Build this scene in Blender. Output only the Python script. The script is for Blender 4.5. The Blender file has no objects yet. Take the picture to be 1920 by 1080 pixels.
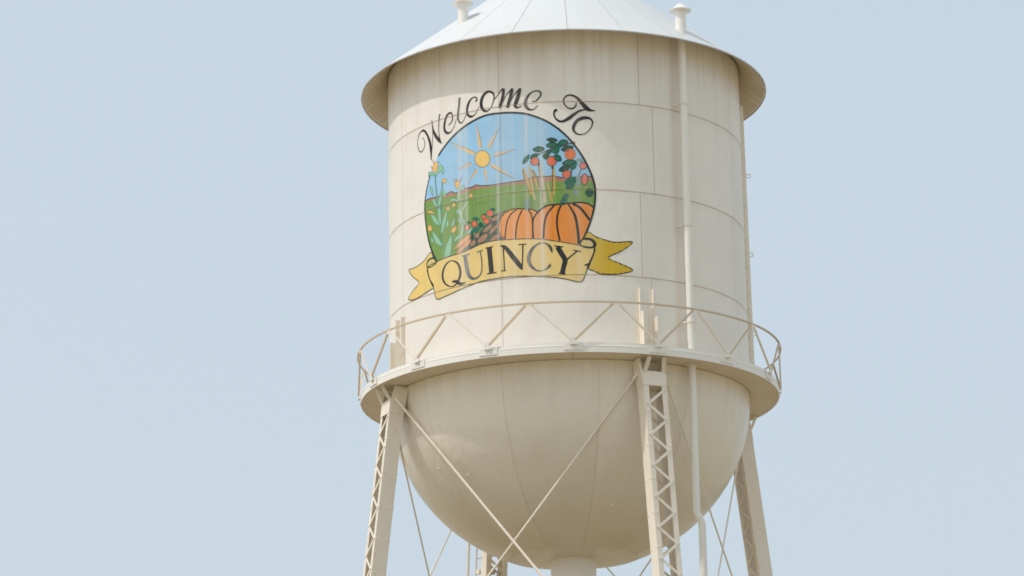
import bpy, bmesh, math, random
from math import sin, cos, pi, radians as rad, sqrt, atan2
from mathutils import Vector, Matrix
from mathutils.geometry import tessellate_polygon
S = bpy.context.scene
COL = S.collection
random.seed(7)

# ------------------------------------------------------------------ camera
YAW, PITCH, ROLL = -0.01781, 0.26759, -0.01683
cam = bpy.data.cameras.new("camera"); camo = bpy.data.objects.new("camera", cam); COL.objects.link(camo)
F = Vector((sin(YAW)*cos(PITCH), cos(YAW)*cos(PITCH), sin(PITCH)))
R0 = Vector((cos(YAW), -sin(YAW), 0)); U0 = R0.cross(F)
RR = cos(ROLL)*R0 + sin(ROLL)*U0; UU = -sin(ROLL)*R0 + cos(ROLL)*U0
camo.matrix_world = Matrix(((RR.x, UU.x, -F.x, 0), (RR.y, UU.y, -F.y, -70), (RR.z, UU.z, -F.z, 1.6), (0, 0, 0, 1)))
cam.sensor_width = 36; cam.lens = 6058.44/1920*36
cam.clip_start = 0.5; cam.clip_end = 20000
cam.dof.use_dof = True; cam.dof.focus_distance = 53.0; cam.dof.aperture_fstop = 1.8
S.camera = camo

# ------------------------------------------------------------------ daylight
SUN_AZ, SUN_EL = rad(-66), rad(53.5)          # azimuth measured from the camera side of the tower, + to the right
sd = Vector((sin(SUN_AZ)*cos(SUN_EL), -cos(SUN_AZ)*cos(SUN_EL), sin(SUN_EL)))
HAZE = .70
w = bpy.data.worlds.new("World"); S.world = w; w.use_nodes = True
nt = w.node_tree; nt.nodes.clear()
sky = nt.nodes.new('ShaderNodeTexSky'); sky.sky_type = 'NISHITA'; sky.sun_disc = False
sky.sun_elevation = SUN_EL; sky.sun_rotation = atan2(sd.x, sd.y)
sky.air_density = 1.0; sky.dust_density = 6.0; sky.ozone_density = 1.6; sky.altitude = 0
bg = nt.nodes.new('ShaderNodeBackground'); bg.inputs['Strength'].default_value = 0.15
out = nt.nodes.new('ShaderNodeOutputWorld')
hz = nt.nodes.new('ShaderNodeMix'); hz.data_type = 'RGBA'; hz.inputs[0].default_value = HAZE     # whitish summer haze over the clear-sky model
hz.inputs[7].default_value = (4.84, 5.58, 6.04, 1)
nt.links.new(sky.outputs[0], hz.inputs[6]); nt.links.new(hz.outputs[2], bg.inputs[0]);  nt.links.new(bg.outputs[0], out.inputs[0])
sl = bpy.data.lights.new("sun", 'SUN'); sl.energy = 1.68; sl.angle = rad(0.9); sl.color = (1, .97, .93)
so = bpy.data.objects.new("sun", sl); COL.objects.link(so)
so.rotation_euler = (-sd).to_track_quat('-Z', 'Y').to_euler(); so.location = sd*200
S.view_settings.view_transform = 'Standard'; S.view_settings.look = 'None'
S.view_settings.exposure = 0.0; S.view_settings.gamma = 1.0
S.view_settings.use_curve_mapping = False
MURAL = [
('F','mural','','blue',0,1,[(-3.084,22.973),(-2.883,23.152),(-2.622,23.343),(-2.35,23.493),(-2.07,23.602),(-1.743,23.682),(-1.41,23.682),(-1.085,23.653),(-0.774,23.585),(-0.417,23.424),(-0.184,23.266),(-0.001,23.101),(0.18,22.89),(0.362,22.621),(0.496,22.356),(0.596,22.088),(0.637,21.845),(0.617,21.512),(0.544,21.213),(0.458,20.975),(0.367,20.765),(0.302,20.62),(-0.147,20.263),(-1.189,20.158),(-2.341,20.318),(-3.118,20.636),(-3.253,20.882),(-3.368,21.149),(-3.446,21.457),(-3.498,21.796),(-3.499,22.064),(-3.438,22.316),(-3.355,22.532),(-3.243,22.78)]),
('F','mural','hill','hillbrown',1,0,[(-3.474,22.106),(-3.312,22.115),(-3.157,22.103),(-2.808,22.098),(-2.654,22.125),(-2.575,22.073),(-2.4,22.087),(-2.258,22.12),(-2.115,22.119),(-1.999,22.147),(-1.872,22.114),(-1.611,22.089),(-1.363,22.093),(-1.12,22.101),(-0.906,22.114),(-0.672,22.164),(-0.383,22.162),(-0.257,22.163),(-0.03,22.119),(0.21,22.128),(0.45,22.145),(0.588,22.142),(0.613,22.024),(0.448,22.045),(0.208,22.037),(-0.032,22.032),(-0.378,22.046),(-0.828,22.021),(-1.157,22.034),(-1.363,22.044),(-1.768,22.05),(-2.116,22.05),(-2.287,22.021),(-2.591,22.02),(-2.932,22.028),(-3.236,22.04),(-3.474,22.07)]),
('S','mural','hill_outline','line2',2,0,[[(-3.474,22.106,0.0186),(-3.312,22.115,0.0186),(-3.157,22.103,0.0186),(-2.808,22.098,0.0186),(-2.654,22.125,0.0186),(-2.575,22.073,0.0186),(-2.4,22.087,0.0186),(-2.258,22.12,0.0186),(-2.115,22.119,0.0186),(-1.999,22.147,0.0186),(-1.872,22.114,0.0186),(-1.611,22.089,0.0186),(-1.363,22.093,0.0186),(-1.12,22.101,0.0186),(-0.906,22.114,0.0186),(-0.672,22.164,0.0186),(-0.383,22.162,0.0186),(-0.257,22.163,0.0186),(-0.03,22.119,0.0186),(0.21,22.128,0.0186),(0.45,22.145,0.0186),(0.588,22.142,0.0186)]]),
('F','mural','field','green',1.3,0,[(0.616,22.03),(0.448,22.045),(0.208,22.037),(-0.032,22.032),(-0.378,22.046),(-0.828,22.021),(-1.157,22.034),(-1.363,22.044),(-1.768,22.05),(-2.116,22.05),(-2.287,22.021),(-2.591,22.02),(-2.932,22.028),(-3.236,22.04),(-3.494,22.074),(-3.498,21.796),(-3.446,21.457),(-3.368,21.149),(-3.253,20.882),(-3.118,20.636),(-2.341,20.318),(-1.189,20.158),(-0.147,20.263),(0.302,20.62),(0.458,20.975),(0.544,21.213),(0.617,21.512),(0.637,21.845)]),
('S','mural','furrow','green2',1.8,0,[[(-2.113,21.71,0.014),(-1.529,21.728,0.014),(-1.163,21.731,0.014),(-0.692,21.7,0.014)],[(-2.918,21.868,0.014),(-2.461,21.846,0.014),(-1.911,21.833,0.014)],[(-0.69,21.831,0.014),(-0.23,21.84,0.014),(0.226,21.829,0.014)],[(-2.047,21.579,0.0186),(-2.005,21.704,0.0186),(-1.912,21.749,0.0186)],[(-1.288,21.436,0.0349),(-1.249,21.586,0.0349),(-1.259,21.742,0.0349)]]),
('F','mural','sun','sun',3,0,[(-1.662,22.684),(-1.669,22.638),(-1.687,22.596),(-1.715,22.563),(-1.752,22.539),(-1.794,22.527),(-1.84,22.528),(-1.886,22.542),(-1.928,22.567),(-1.965,22.603),(-1.993,22.645),(-2.011,22.693),(-2.016,22.741),(-2.009,22.787),(-1.99,22.828),(-1.961,22.861),(-1.923,22.884),(-1.88,22.895),(-1.834,22.894),(-1.789,22.88),(-1.747,22.855),(-1.711,22.821),(-1.684,22.779),(-1.667,22.732)]),
('S','mural','sun_outline','sunline',3.4,1,[[(-1.657,22.683,0.0151),(-1.664,22.636,0.0151),(-1.683,22.593,0.0151),(-1.712,22.559,0.0151),(-1.749,22.535,0.0151),(-1.793,22.523,0.0151),(-1.84,22.524,0.0151),(-1.887,22.538,0.0151),(-1.931,22.564,0.0151),(-1.969,22.6,0.0151),(-1.998,22.644,0.0151),(-2.016,22.692,0.0151),(-2.022,22.742,0.0151),(-2.014,22.79,0.0151),(-1.995,22.832,0.0151),(-1.965,22.865,0.0151),(-1.926,22.889,0.0151),(-1.881,22.9,0.0151),(-1.834,22.899,0.0151),(-1.787,22.885,0.0151),(-1.744,22.859,0.0151),(-1.707,22.824,0.0151),(-1.68,22.781,0.0151),(-1.663,22.733,0.0151)]]),
('S','mural','sun_ray','ray',3,0,[[(-1.885,22.965,0.0384),(-1.907,23.111,0.0512),(-1.937,23.314,0.0288),(-1.972,23.548,0.0093)]]),
('S','mural','ray_outline','sunline',3.5,0,[[(-1.858,22.965,0.0105),(-1.87,23.11,0.0105),(-1.972,23.548,0.0105)]]),
('S','mural','sun_ray','ray',3,0,[[(-1.689,22.94,0.0384),(-1.629,23.036,0.0512),(-1.547,23.172,0.0288),(-1.453,23.328,0.0093)]]),
('S','mural','ray_outline','sunline',3.5,0,[[(-1.665,22.925,0.0105),(-1.598,23.016,0.0105),(-1.453,23.328,0.0105)]]),
('S','mural','sun_ray','ray',3,0,[[(-1.563,22.746,0.0314),(-1.439,22.765,0.0419),(-1.268,22.794,0.0235),(-1.076,22.83,0.0093)]]),
('S','mural','ray_outline','sunline',3.5,0,[[(-1.557,22.726,0.0105),(-1.431,22.737,0.0105),(-1.076,22.83,0.0105)]]),
('S','mural','sun_ray','ray',3,0,[[(-1.643,22.559,0.0384),(-1.507,22.461,0.0512),(-1.32,22.325,0.0288),(-1.111,22.174,0.0093)]]),
('S','mural','ray_outline','sunline',3.5,0,[[(-1.657,22.54,0.0105),(-1.526,22.434,0.0105),(-1.111,22.174,0.0105)]]),
('S','mural','sun_ray','ray',3,0,[[(-1.78,22.46,0.0314),(-1.769,22.384,0.0419),(-1.754,22.278,0.0235),(-1.737,22.157,0.0093)]]),
('S','mural','ray_outline','sunline',3.5,0,[[(-1.802,22.46,0.0105),(-1.799,22.385,0.0105),(-1.737,22.157,0.0105)]]),
('S','mural','sun_ray','ray',3,0,[[(-1.967,22.49,0.0314),(-2.024,22.423,0.0419),(-2.106,22.329,0.0235),(-2.201,22.222,0.0093)]]),
('S','mural','ray_outline','sunline',3.5,0,[[(-1.985,22.505,0.0105),(-2.05,22.443,0.0105),(-2.201,22.222,0.0105)]]),
('S','mural','sun_ray','ray',3,0,[[(-2.098,22.658,0.0314),(-2.188,22.638,0.0419),(-2.317,22.611,0.0235),(-2.467,22.583,0.0093)]]),
('S','mural','ray_outline','sunline',3.5,0,[[(-2.108,22.678,0.0105),(-2.201,22.666,0.0105),(-2.467,22.583,0.0105)]]),
('S','mural','sun_ray','ray',3,0,[[(-2.028,22.851,0.0453),(-2.174,22.941,0.0605),(-2.386,23.07,0.034),(-2.639,23.225,0.0093)]]),
('S','mural','ray_outline','sunline',3.5,0,[[(-2.013,22.875,0.0105),(-2.153,22.973,0.0105),(-2.639,23.225,0.0105)]]),
('F','mural','garden_stake','stake',2.2,0,[(-0.921,22.351),(-0.863,22.346),(-0.802,22.158),(-0.711,21.819),(-0.775,21.824)]),
('F','mural','garden_stake','stakepale',2.2,0,[(-0.797,22.399),(-0.757,22.404),(-0.67,21.816),(-0.641,21.682),(-0.689,21.685)]),
('F','mural','garden_stake','stake',2.2,0,[(-0.734,22.335),(-0.686,22.315),(-0.608,22.143),(-0.541,21.857),(-0.605,21.894)]),
('F','mural','garden_stake','stakepale',2.2,0,[(-0.571,22.423),(-0.515,22.403),(-0.457,22.067),(-0.406,21.601),(-0.482,21.638)]),
('F','mural','garden_stake','stake',2.2,0,[(-0.269,22.34),(-0.221,22.337),(-0.213,21.956),(-0.225,21.758),(-0.288,21.793)]),
('F','mural','garden_stake','stake',2.2,0,[(-0.398,21.998),(-0.355,21.995),(-0.268,21.594),(-0.315,21.596)]),
('S','mural','stake_outline','line2',2.9,0,[[(-0.921,22.351,0.0151),(-0.883,22.165,0.0151),(-0.783,21.842,0.0151)],[(-0.686,22.315,0.0151),(-0.608,22.143,0.0151),(-0.541,21.865,0.0151)],[(-0.571,22.423,0.0151),(-0.528,22.138,0.0151),(-0.481,21.671,0.0151)],[(-0.269,22.34,0.0151),(-0.27,22.058,0.0151),(-0.288,21.793,0.0151)]]),
('S','mural','branch','line2',3,0,[[(-0.607,22.642,0.0233),(-0.429,22.714,0.0291),(-0.236,22.779,0.0349),(-0.045,22.831,0.0291),(0.099,22.878,0.0291),(0.227,22.901,0.0465)],[(0.124,22.528,0.0349),(0.135,22.311,0.0349),(0.114,22.079,0.0349),(0.078,21.881,0.0349)],[(-0.268,22.389,0.0465),(-0.261,22.323,0.0465)],[(-0.561,22.522,0.0349),(-0.555,22.405,0.0349)],[(0.341,22.294,0.0174),(0.299,22.178,0.0174)]]),
('F','mural','leaf','leafdark',3.5,0,[(-0.141,22.956),(-0.155,22.939),(-0.191,22.925),(-0.242,22.915),(-0.298,22.922),(-0.346,22.946),(-0.378,22.97),(-0.389,22.989),(-0.375,23.005),(-0.338,23.019),(-0.287,23.029),(-0.231,23.022),(-0.183,22.998),(-0.151,22.975)]),
('F','mural','leaf','leafgreen',3.6,0,[(-0.128,22.862),(-0.14,22.839),(-0.177,22.813),(-0.232,22.788),(-0.293,22.786),(-0.35,22.805),(-0.391,22.827),(-0.406,22.85),(-0.393,22.873),(-0.356,22.898),(-0.302,22.922),(-0.24,22.925),(-0.183,22.906),(-0.143,22.884)]),
('F','mural','leaf','leafgreen',3.7,0,[(0.087,22.924),(0.079,22.898),(0.051,22.868),(0.009,22.838),(-0.042,22.83),(-0.091,22.846),(-0.127,22.866),(-0.142,22.888),(-0.134,22.913),(-0.106,22.942),(-0.063,22.972),(-0.012,22.98),(0.037,22.965),(0.072,22.945)]),
('F','mural','leaf','leafdark',3.8,0,[(0.195,22.807),(0.187,22.781),(0.154,22.748),(0.103,22.712),(0.042,22.696),(-0.018,22.703),(-0.062,22.716),(-0.081,22.735),(-0.072,22.76),(-0.039,22.793),(0.011,22.828),(0.073,22.844),(0.133,22.838),(0.177,22.825)]),
('F','mural','leaf','leafgreen',3.5,0,[(-0.422,22.784),(-0.434,22.761),(-0.469,22.737),(-0.522,22.714),(-0.582,22.713),(-0.637,22.733),(-0.676,22.756),(-0.691,22.777),(-0.679,22.8),(-0.643,22.823),(-0.59,22.846),(-0.531,22.847),(-0.475,22.827),(-0.437,22.805)]),
('F','mural','leaf','leafgreen',3.6,0,[(-0.106,22.756),(-0.106,22.728),(-0.12,22.693),(-0.146,22.657),(-0.184,22.644),(-0.225,22.657),(-0.257,22.676),(-0.274,22.699),(-0.274,22.727),(-0.259,22.762),(-0.233,22.798),(-0.196,22.81),(-0.154,22.797),(-0.122,22.778)]),
('F','mural','leaf','leafdark',3.7,0,[(-0.319,22.608),(-0.327,22.583),(-0.35,22.558),(-0.383,22.536),(-0.418,22.538),(-0.45,22.564),(-0.472,22.591),(-0.48,22.617),(-0.471,22.641),(-0.448,22.666),(-0.416,22.688),(-0.38,22.686),(-0.348,22.661),(-0.326,22.633)]),
('F','mural','leaf','leafgreen',3.8,0,[(-0.07,22.495),(-0.092,22.481),(-0.13,22.478),(-0.177,22.485),(-0.214,22.514),(-0.234,22.559),(-0.242,22.598),(-0.237,22.624),(-0.214,22.638),(-0.176,22.641),(-0.129,22.634),(-0.092,22.605),(-0.073,22.56),(-0.064,22.521)]),
('F','mural','leaf','leafgreen',3.5,0,[(-0.758,22.68),(-0.752,22.659),(-0.76,22.619),(-0.778,22.567),(-0.812,22.521),(-0.856,22.49),(-0.891,22.473),(-0.912,22.474),(-0.918,22.495),(-0.91,22.535),(-0.892,22.586),(-0.858,22.632),(-0.814,22.663),(-0.779,22.68)]),
('F','mural','leaf','leafdark',3.6,0,[(-0.561,22.678),(-0.561,22.656),(-0.578,22.624),(-0.608,22.588),(-0.65,22.566),(-0.696,22.563),(-0.732,22.568),(-0.751,22.58),(-0.75,22.602),(-0.733,22.634),(-0.704,22.67),(-0.661,22.691),(-0.615,22.694),(-0.579,22.69)]),
('F','mural','leaf','leafgreen',3.7,0,[(0.246,22.474),(0.233,22.449),(0.193,22.418),(0.133,22.387),(0.064,22.378),(-0.001,22.393),(-0.047,22.412),(-0.065,22.434),(-0.052,22.459),(-0.012,22.489),(0.048,22.52),(0.117,22.529),(0.182,22.515),(0.228,22.496)]),
('F','mural','leaf','leafgreen',3.8,0,[(0.248,22.36),(0.239,22.337),(0.216,22.312),(0.184,22.289),(0.148,22.289),(0.117,22.313),(0.095,22.338),(0.088,22.362),(0.096,22.385),(0.119,22.41),(0.151,22.433),(0.187,22.432),(0.219,22.409),(0.24,22.384)]),
('F','mural','leaf','leafdark',3.5,0,[(0.124,22.369),(0.118,22.343),(0.088,22.308),(0.043,22.268),(-0.016,22.248),(-0.075,22.25),(-0.119,22.26),(-0.139,22.276),(-0.132,22.302),(-0.103,22.338),(-0.058,22.377),(0.001,22.397),(0.06,22.395),(0.104,22.386)]),
('F','mural','leaf','leafgreen',3.6,0,[(0.188,22.062),(0.18,22.036),(0.159,22.008),(0.129,21.982),(0.096,21.983),(0.066,22.009),(0.046,22.037),(0.039,22.064),(0.047,22.091),(0.069,22.118),(0.099,22.144),(0.132,22.143),(0.161,22.117),(0.182,22.089)]),
('F','mural','leaf','leafgreen',3.7,0,[(0.191,21.979),(0.193,21.952),(0.179,21.913),(0.151,21.87),(0.108,21.845),(0.058,21.843),(0.02,21.851),(-0.001,21.867),(-0.003,21.894),(0.012,21.932),(0.039,21.976),(0.082,22.0),(0.132,22.002),(0.171,21.995)]),
('F','mural','leaf','leafdark',3.8,0,[(0.606,21.784),(0.596,21.749),(0.569,21.713),(0.531,21.679),(0.49,21.678),(0.453,21.711),(0.428,21.747),(0.42,21.781),(0.43,21.815),(0.456,21.852),(0.494,21.885),(0.536,21.886),(0.572,21.853),(0.597,21.818)]),
('F','mural','leaf','leafgreen',3.5,0,[(-0.074,22.789),(-0.086,22.776),(-0.111,22.768),(-0.143,22.764),(-0.172,22.776),(-0.193,22.803),(-0.206,22.827),(-0.207,22.845),(-0.194,22.857),(-0.17,22.866),(-0.138,22.87),(-0.108,22.857),(-0.087,22.831),(-0.075,22.807)]),
('F','mural','leaf','leafgreen',3.6,0,[(0.27,22.401),(0.252,22.388),(0.223,22.38),(0.185,22.38),(0.155,22.399),(0.137,22.433),(0.129,22.464),(0.133,22.486),(0.15,22.5),(0.18,22.507),(0.217,22.507),(0.248,22.488),(0.265,22.454),(0.273,22.424)]),
('F','mural','leaf','leafdark',3.7,0,[(-0.269,22.73),(-0.27,22.711),(-0.282,22.687),(-0.303,22.662),(-0.331,22.652),(-0.362,22.66),(-0.386,22.673),(-0.398,22.688),(-0.397,22.707),(-0.385,22.73),(-0.364,22.755),(-0.336,22.765),(-0.305,22.757),(-0.281,22.744)]),
('F','mural','leaf','leafgreen',3.8,0,[(0.238,22.034),(0.226,22.006),(0.203,21.979),(0.174,21.955),(0.147,21.96),(0.128,21.993),(0.116,22.027),(0.116,22.058),(0.127,22.085),(0.15,22.113),(0.18,22.136),(0.207,22.131),(0.226,22.098),(0.237,22.064)]),
('F','mural','leaf','leafgreen',3.5,0,[(0.112,22.013),(0.105,21.993),(0.085,21.971),(0.056,21.952),(0.025,21.952),(-0.003,21.973),(-0.023,21.995),(-0.029,22.016),(-0.022,22.037),(-0.002,22.058),(0.027,22.077),(0.059,22.077),(0.087,22.056),(0.106,22.034)]),
('F','mural','leaf','leafpale',3.4,0,[(0.338,22.035),(0.324,21.992),(0.299,21.947),(0.265,21.907),(0.236,21.912),(0.217,21.959),(0.206,22.009),(0.206,22.055),(0.22,22.099),(0.245,22.143),(0.278,22.183),(0.308,22.179),(0.327,22.131),(0.338,22.081)]),
('F','mural','leaf','leafpale',3.4,0,[(0.4,22.487),(0.389,22.475),(0.365,22.465),(0.331,22.457),(0.296,22.463),(0.268,22.482),(0.249,22.501),(0.244,22.516),(0.254,22.528),(0.278,22.538),(0.312,22.546),(0.347,22.54),(0.376,22.521),(0.395,22.502)]),
('F','mural','leaf','leafpale',3.4,0,[(0.274,21.78),(0.268,21.758),(0.252,21.735),(0.23,21.714),(0.205,21.714),(0.183,21.735),(0.168,21.759),(0.163,21.781),(0.169,21.803),(0.185,21.826),(0.208,21.847),(0.232,21.847),(0.254,21.826),(0.269,21.802)]),
('S','mural','leaf_outline','line',4,1,[[(-0.154,22.957,0.014),(-0.166,22.944,0.014),(-0.199,22.932,0.014),(-0.244,22.924,0.014),(-0.294,22.931,0.014),(-0.337,22.951,0.014),(-0.366,22.971,0.014),(-0.376,22.988,0.014),(-0.363,23.001,0.014),(-0.331,23.012,0.014),(-0.285,23.02,0.014),(-0.235,23.013,0.014),(-0.192,22.993,0.014),(-0.163,22.973,0.014)],[(-0.143,22.862,0.014),(-0.154,22.842,0.014),(-0.187,22.82,0.014),(-0.236,22.8,0.014),(-0.291,22.797,0.014),(-0.342,22.813,0.014),(-0.377,22.832,0.014),(-0.391,22.85,0.014),(-0.38,22.869,0.014),(-0.347,22.891,0.014),(-0.298,22.911,0.014),(-0.243,22.913,0.014),(-0.192,22.898,0.014),(-0.156,22.88,0.014)],[(0.075,22.922,0.014),(0.067,22.901,0.014),(0.042,22.875,0.014),(0.004,22.85,0.014),(-0.041,22.842,0.014),(-0.085,22.855,0.014),(-0.116,22.871,0.014),(-0.129,22.889,0.014),(-0.122,22.91,0.014),(-0.097,22.936,0.014),(-0.059,22.961,0.014),(-0.013,22.968,0.014),(0.03,22.956,0.014),(0.062,22.94,0.014)],[(0.181,22.803,0.014),(0.173,22.781,0.014),(0.143,22.753,0.014),(0.098,22.722,0.014),(0.043,22.708,0.014),(-0.011,22.713,0.014),(-0.05,22.723,0.014),(-0.066,22.738,0.014),(-0.058,22.76,0.014),(-0.028,22.788,0.014),(0.017,22.818,0.014),(0.072,22.832,0.014),(0.125,22.828,0.014),(0.164,22.818,0.014)],[(-0.436,22.783,0.014),(-0.447,22.764,0.014),(-0.479,22.744,0.014),(-0.526,22.725,0.014),(-0.579,22.724,0.014),(-0.629,22.741,0.014),(-0.663,22.759,0.014),(-0.677,22.778,0.014),(-0.666,22.796,0.014),(-0.634,22.816,0.014),(-0.587,22.835,0.014),(-0.533,22.836,0.014),(-0.484,22.819,0.014),(-0.449,22.801,0.014)],[(-0.079,22.502,0.014),(-0.098,22.491,0.014),(-0.131,22.489,0.014),(-0.172,22.496,0.014),(-0.205,22.522,0.014),(-0.224,22.561,0.014),(-0.232,22.595,0.014),(-0.228,22.617,0.014),(-0.209,22.628,0.014),(-0.176,22.63,0.014),(-0.135,22.622,0.014),(-0.101,22.597,0.014),(-0.083,22.557,0.014),(-0.075,22.524,0.014)],[(0.229,22.472,0.014),(0.217,22.451,0.014),(0.181,22.425,0.014),(0.128,22.398,0.014),(0.066,22.39,0.014),(0.009,22.402,0.014),(-0.032,22.418,0.014),(-0.048,22.436,0.014),(-0.037,22.457,0.014),(-0.001,22.483,0.014),(0.053,22.509,0.014),(0.114,22.517,0.014),(0.172,22.505,0.014),(0.213,22.49,0.014)],[(0.11,22.364,0.014),(0.104,22.342,0.014),(0.077,22.312,0.014),(0.036,22.278,0.014),(-0.016,22.259,0.014),(-0.069,22.26,0.014),(-0.107,22.268,0.014),(-0.125,22.281,0.014),(-0.119,22.303,0.014),(-0.092,22.333,0.014),(-0.051,22.367,0.014),(0.001,22.385,0.014),(0.054,22.385,0.014),(0.092,22.378,0.014)]]),
('F','mural','painted_apple','red',4.3,0,[(-0.552,22.508),(-0.559,22.474),(-0.58,22.446),(-0.611,22.429),(-0.646,22.425),(-0.682,22.434),(-0.712,22.456),(-0.732,22.487),(-0.738,22.522),(-0.731,22.556),(-0.71,22.583),(-0.679,22.6),(-0.643,22.604),(-0.608,22.595),(-0.578,22.573),(-0.558,22.543)]),
('S','mural','apple_outline','line2',4.7,1,[[(-0.552,22.508,0.0151),(-0.559,22.474,0.0151),(-0.58,22.446,0.0151),(-0.611,22.429,0.0151),(-0.646,22.425,0.0151),(-0.682,22.434,0.0151),(-0.712,22.456,0.0151),(-0.732,22.487,0.0151),(-0.738,22.522,0.0151),(-0.731,22.556,0.0151),(-0.71,22.583,0.0151),(-0.679,22.6,0.0151),(-0.643,22.604,0.0151),(-0.608,22.595,0.0151),(-0.578,22.573,0.0151),(-0.558,22.543,0.0151)]]),
('F','mural','painted_apple','red',4.3,0,[(-0.183,22.494),(-0.192,22.452),(-0.214,22.417),(-0.246,22.395),(-0.284,22.388),(-0.321,22.398),(-0.353,22.424),(-0.374,22.46),(-0.38,22.503),(-0.372,22.544),(-0.35,22.579),(-0.318,22.601),(-0.28,22.608),(-0.242,22.598),(-0.211,22.573),(-0.19,22.536)]),
('S','mural','apple_outline','line2',4.7,1,[[(-0.183,22.494,0.0151),(-0.192,22.452,0.0151),(-0.214,22.417,0.0151),(-0.246,22.395,0.0151),(-0.284,22.388,0.0151),(-0.321,22.398,0.0151),(-0.353,22.424,0.0151),(-0.374,22.46,0.0151),(-0.38,22.503,0.0151),(-0.372,22.544,0.0151),(-0.35,22.579,0.0151),(-0.318,22.601,0.0151),(-0.28,22.608,0.0151),(-0.242,22.598,0.0151),(-0.211,22.573,0.0151),(-0.19,22.536,0.0151)]]),
('F','mural','painted_apple','orange2',4.3,0,[(0.229,22.64),(0.22,22.595),(0.195,22.558),(0.158,22.533),(0.116,22.524),(0.073,22.534),(0.038,22.56),(0.015,22.598),(0.007,22.643),(0.016,22.687),(0.041,22.724),(0.078,22.749),(0.12,22.757),(0.163,22.748),(0.198,22.722),(0.222,22.684)]),
('S','mural','apple_outline','line2',4.7,1,[[(0.229,22.64,0.0151),(0.22,22.595,0.0151),(0.195,22.558,0.0151),(0.158,22.533,0.0151),(0.116,22.524,0.0151),(0.073,22.534,0.0151),(0.038,22.56,0.0151),(0.015,22.598,0.0151),(0.007,22.643,0.0151),(0.016,22.687,0.0151),(0.041,22.724,0.0151),(0.078,22.749,0.0151),(0.12,22.757,0.0151),(0.163,22.748,0.0151),(0.198,22.722,0.0151),(0.222,22.684,0.0151)]]),
('F','mural','painted_apple','red',4.3,0,[(0.115,22.196),(0.108,22.159),(0.089,22.128),(0.06,22.108),(0.028,22.101),(-0.005,22.109),(-0.032,22.13),(-0.05,22.162),(-0.056,22.199),(-0.049,22.236),(-0.03,22.266),(-0.001,22.287),(0.032,22.293),(0.064,22.285),(0.091,22.264),(0.109,22.232)]),
('S','mural','apple_outline','line2',4.7,1,[[(0.115,22.196,0.0151),(0.108,22.159,0.0151),(0.089,22.128,0.0151),(0.06,22.108,0.0151),(0.028,22.101,0.0151),(-0.005,22.109,0.0151),(-0.032,22.13,0.0151),(-0.05,22.162,0.0151),(-0.056,22.199,0.0151),(-0.049,22.236,0.0151),(-0.03,22.266,0.0151),(-0.001,22.287,0.0151),(0.032,22.293,0.0151),(0.064,22.285,0.0151),(0.091,22.264,0.0151),(0.109,22.232,0.0151)]]),
('F','mural','painted_apple','redpale',4.3,0,[(0.467,22.378),(0.461,22.35),(0.443,22.326),(0.418,22.31),(0.389,22.304),(0.36,22.309),(0.335,22.325),(0.319,22.349),(0.314,22.377),(0.32,22.405),(0.338,22.429),(0.363,22.445),(0.392,22.45),(0.421,22.445),(0.446,22.429),(0.462,22.406)]),
('S','mural','apple_outline','line2',4.7,1,[[(0.467,22.378,0.0151),(0.461,22.35,0.0151),(0.443,22.326,0.0151),(0.418,22.31,0.0151),(0.389,22.304,0.0151),(0.36,22.309,0.0151),(0.335,22.325,0.0151),(0.319,22.349,0.0151),(0.314,22.377,0.0151),(0.32,22.405,0.0151),(0.338,22.429,0.0151),(0.363,22.445,0.0151),(0.392,22.45,0.0151),(0.421,22.445,0.0151),(0.446,22.429,0.0151),(0.462,22.406,0.0151)]]),
('F','mural','painted_apple','redpale',4.3,0,[(0.479,22.079),(0.473,22.031),(0.459,21.99),(0.437,21.963),(0.413,21.953),(0.389,21.962),(0.369,21.989),(0.356,22.03),(0.352,22.078),(0.358,22.127),(0.373,22.167),(0.394,22.195),(0.418,22.205),(0.443,22.195),(0.463,22.168),(0.476,22.128)]),
('S','mural','apple_outline','line2',4.7,1,[[(0.479,22.079,0.0151),(0.473,22.031,0.0151),(0.459,21.99,0.0151),(0.437,21.963,0.0151),(0.413,21.953,0.0151),(0.389,21.962,0.0151),(0.369,21.989,0.0151),(0.356,22.03,0.0151),(0.352,22.078,0.0151),(0.358,22.127,0.0151),(0.373,22.167,0.0151),(0.394,22.195,0.0151),(0.418,22.205,0.0151),(0.443,22.195,0.0151),(0.463,22.168,0.0151),(0.476,22.128,0.0151)]]),
('S','mural','corn_stem','leafline',2.6,0,[[(-3.139,22.598,0.0291),(-3.123,22.378,0.0291),(-3.106,22.239,0.0291),(-3.065,21.827,0.0291),(-3.024,21.469,0.0291)],[(-2.92,22.386,0.0291),(-2.932,22.173,0.0291),(-2.953,21.936,0.0291),(-2.96,21.468,0.0291)],[(-3.355,22.65,0.0233),(-3.336,22.564,0.0233),(-3.388,22.496,0.0233)],[(-2.964,21.229,0.0291),(-2.948,21.065,0.0291),(-2.897,20.868,0.0291)],[(-2.668,21.194,0.0291),(-2.638,20.949,0.0291)]]),
('S','mural','corn_stem','tealpale',2.8,0,[[(-2.414,22.28,0.0465),(-2.44,22.178,0.0465),(-2.473,21.89,0.0465)],[(-2.463,21.687,0.0407),(-2.401,21.542,0.0407),(-2.358,21.295,0.0407),(-2.409,21.038,0.0407)],[(-2.241,21.793,0.0291),(-2.352,21.666,0.0291),(-2.385,21.553,0.0291)]]),
('F','mural','corn_leaf','teal',3,0,[(-3.13,22.555),(-3.09,22.708),(-2.977,22.797),(-2.905,22.746),(-2.871,22.644),(-2.899,22.556),(-2.943,22.66),(-3.035,22.627)]),
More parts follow.
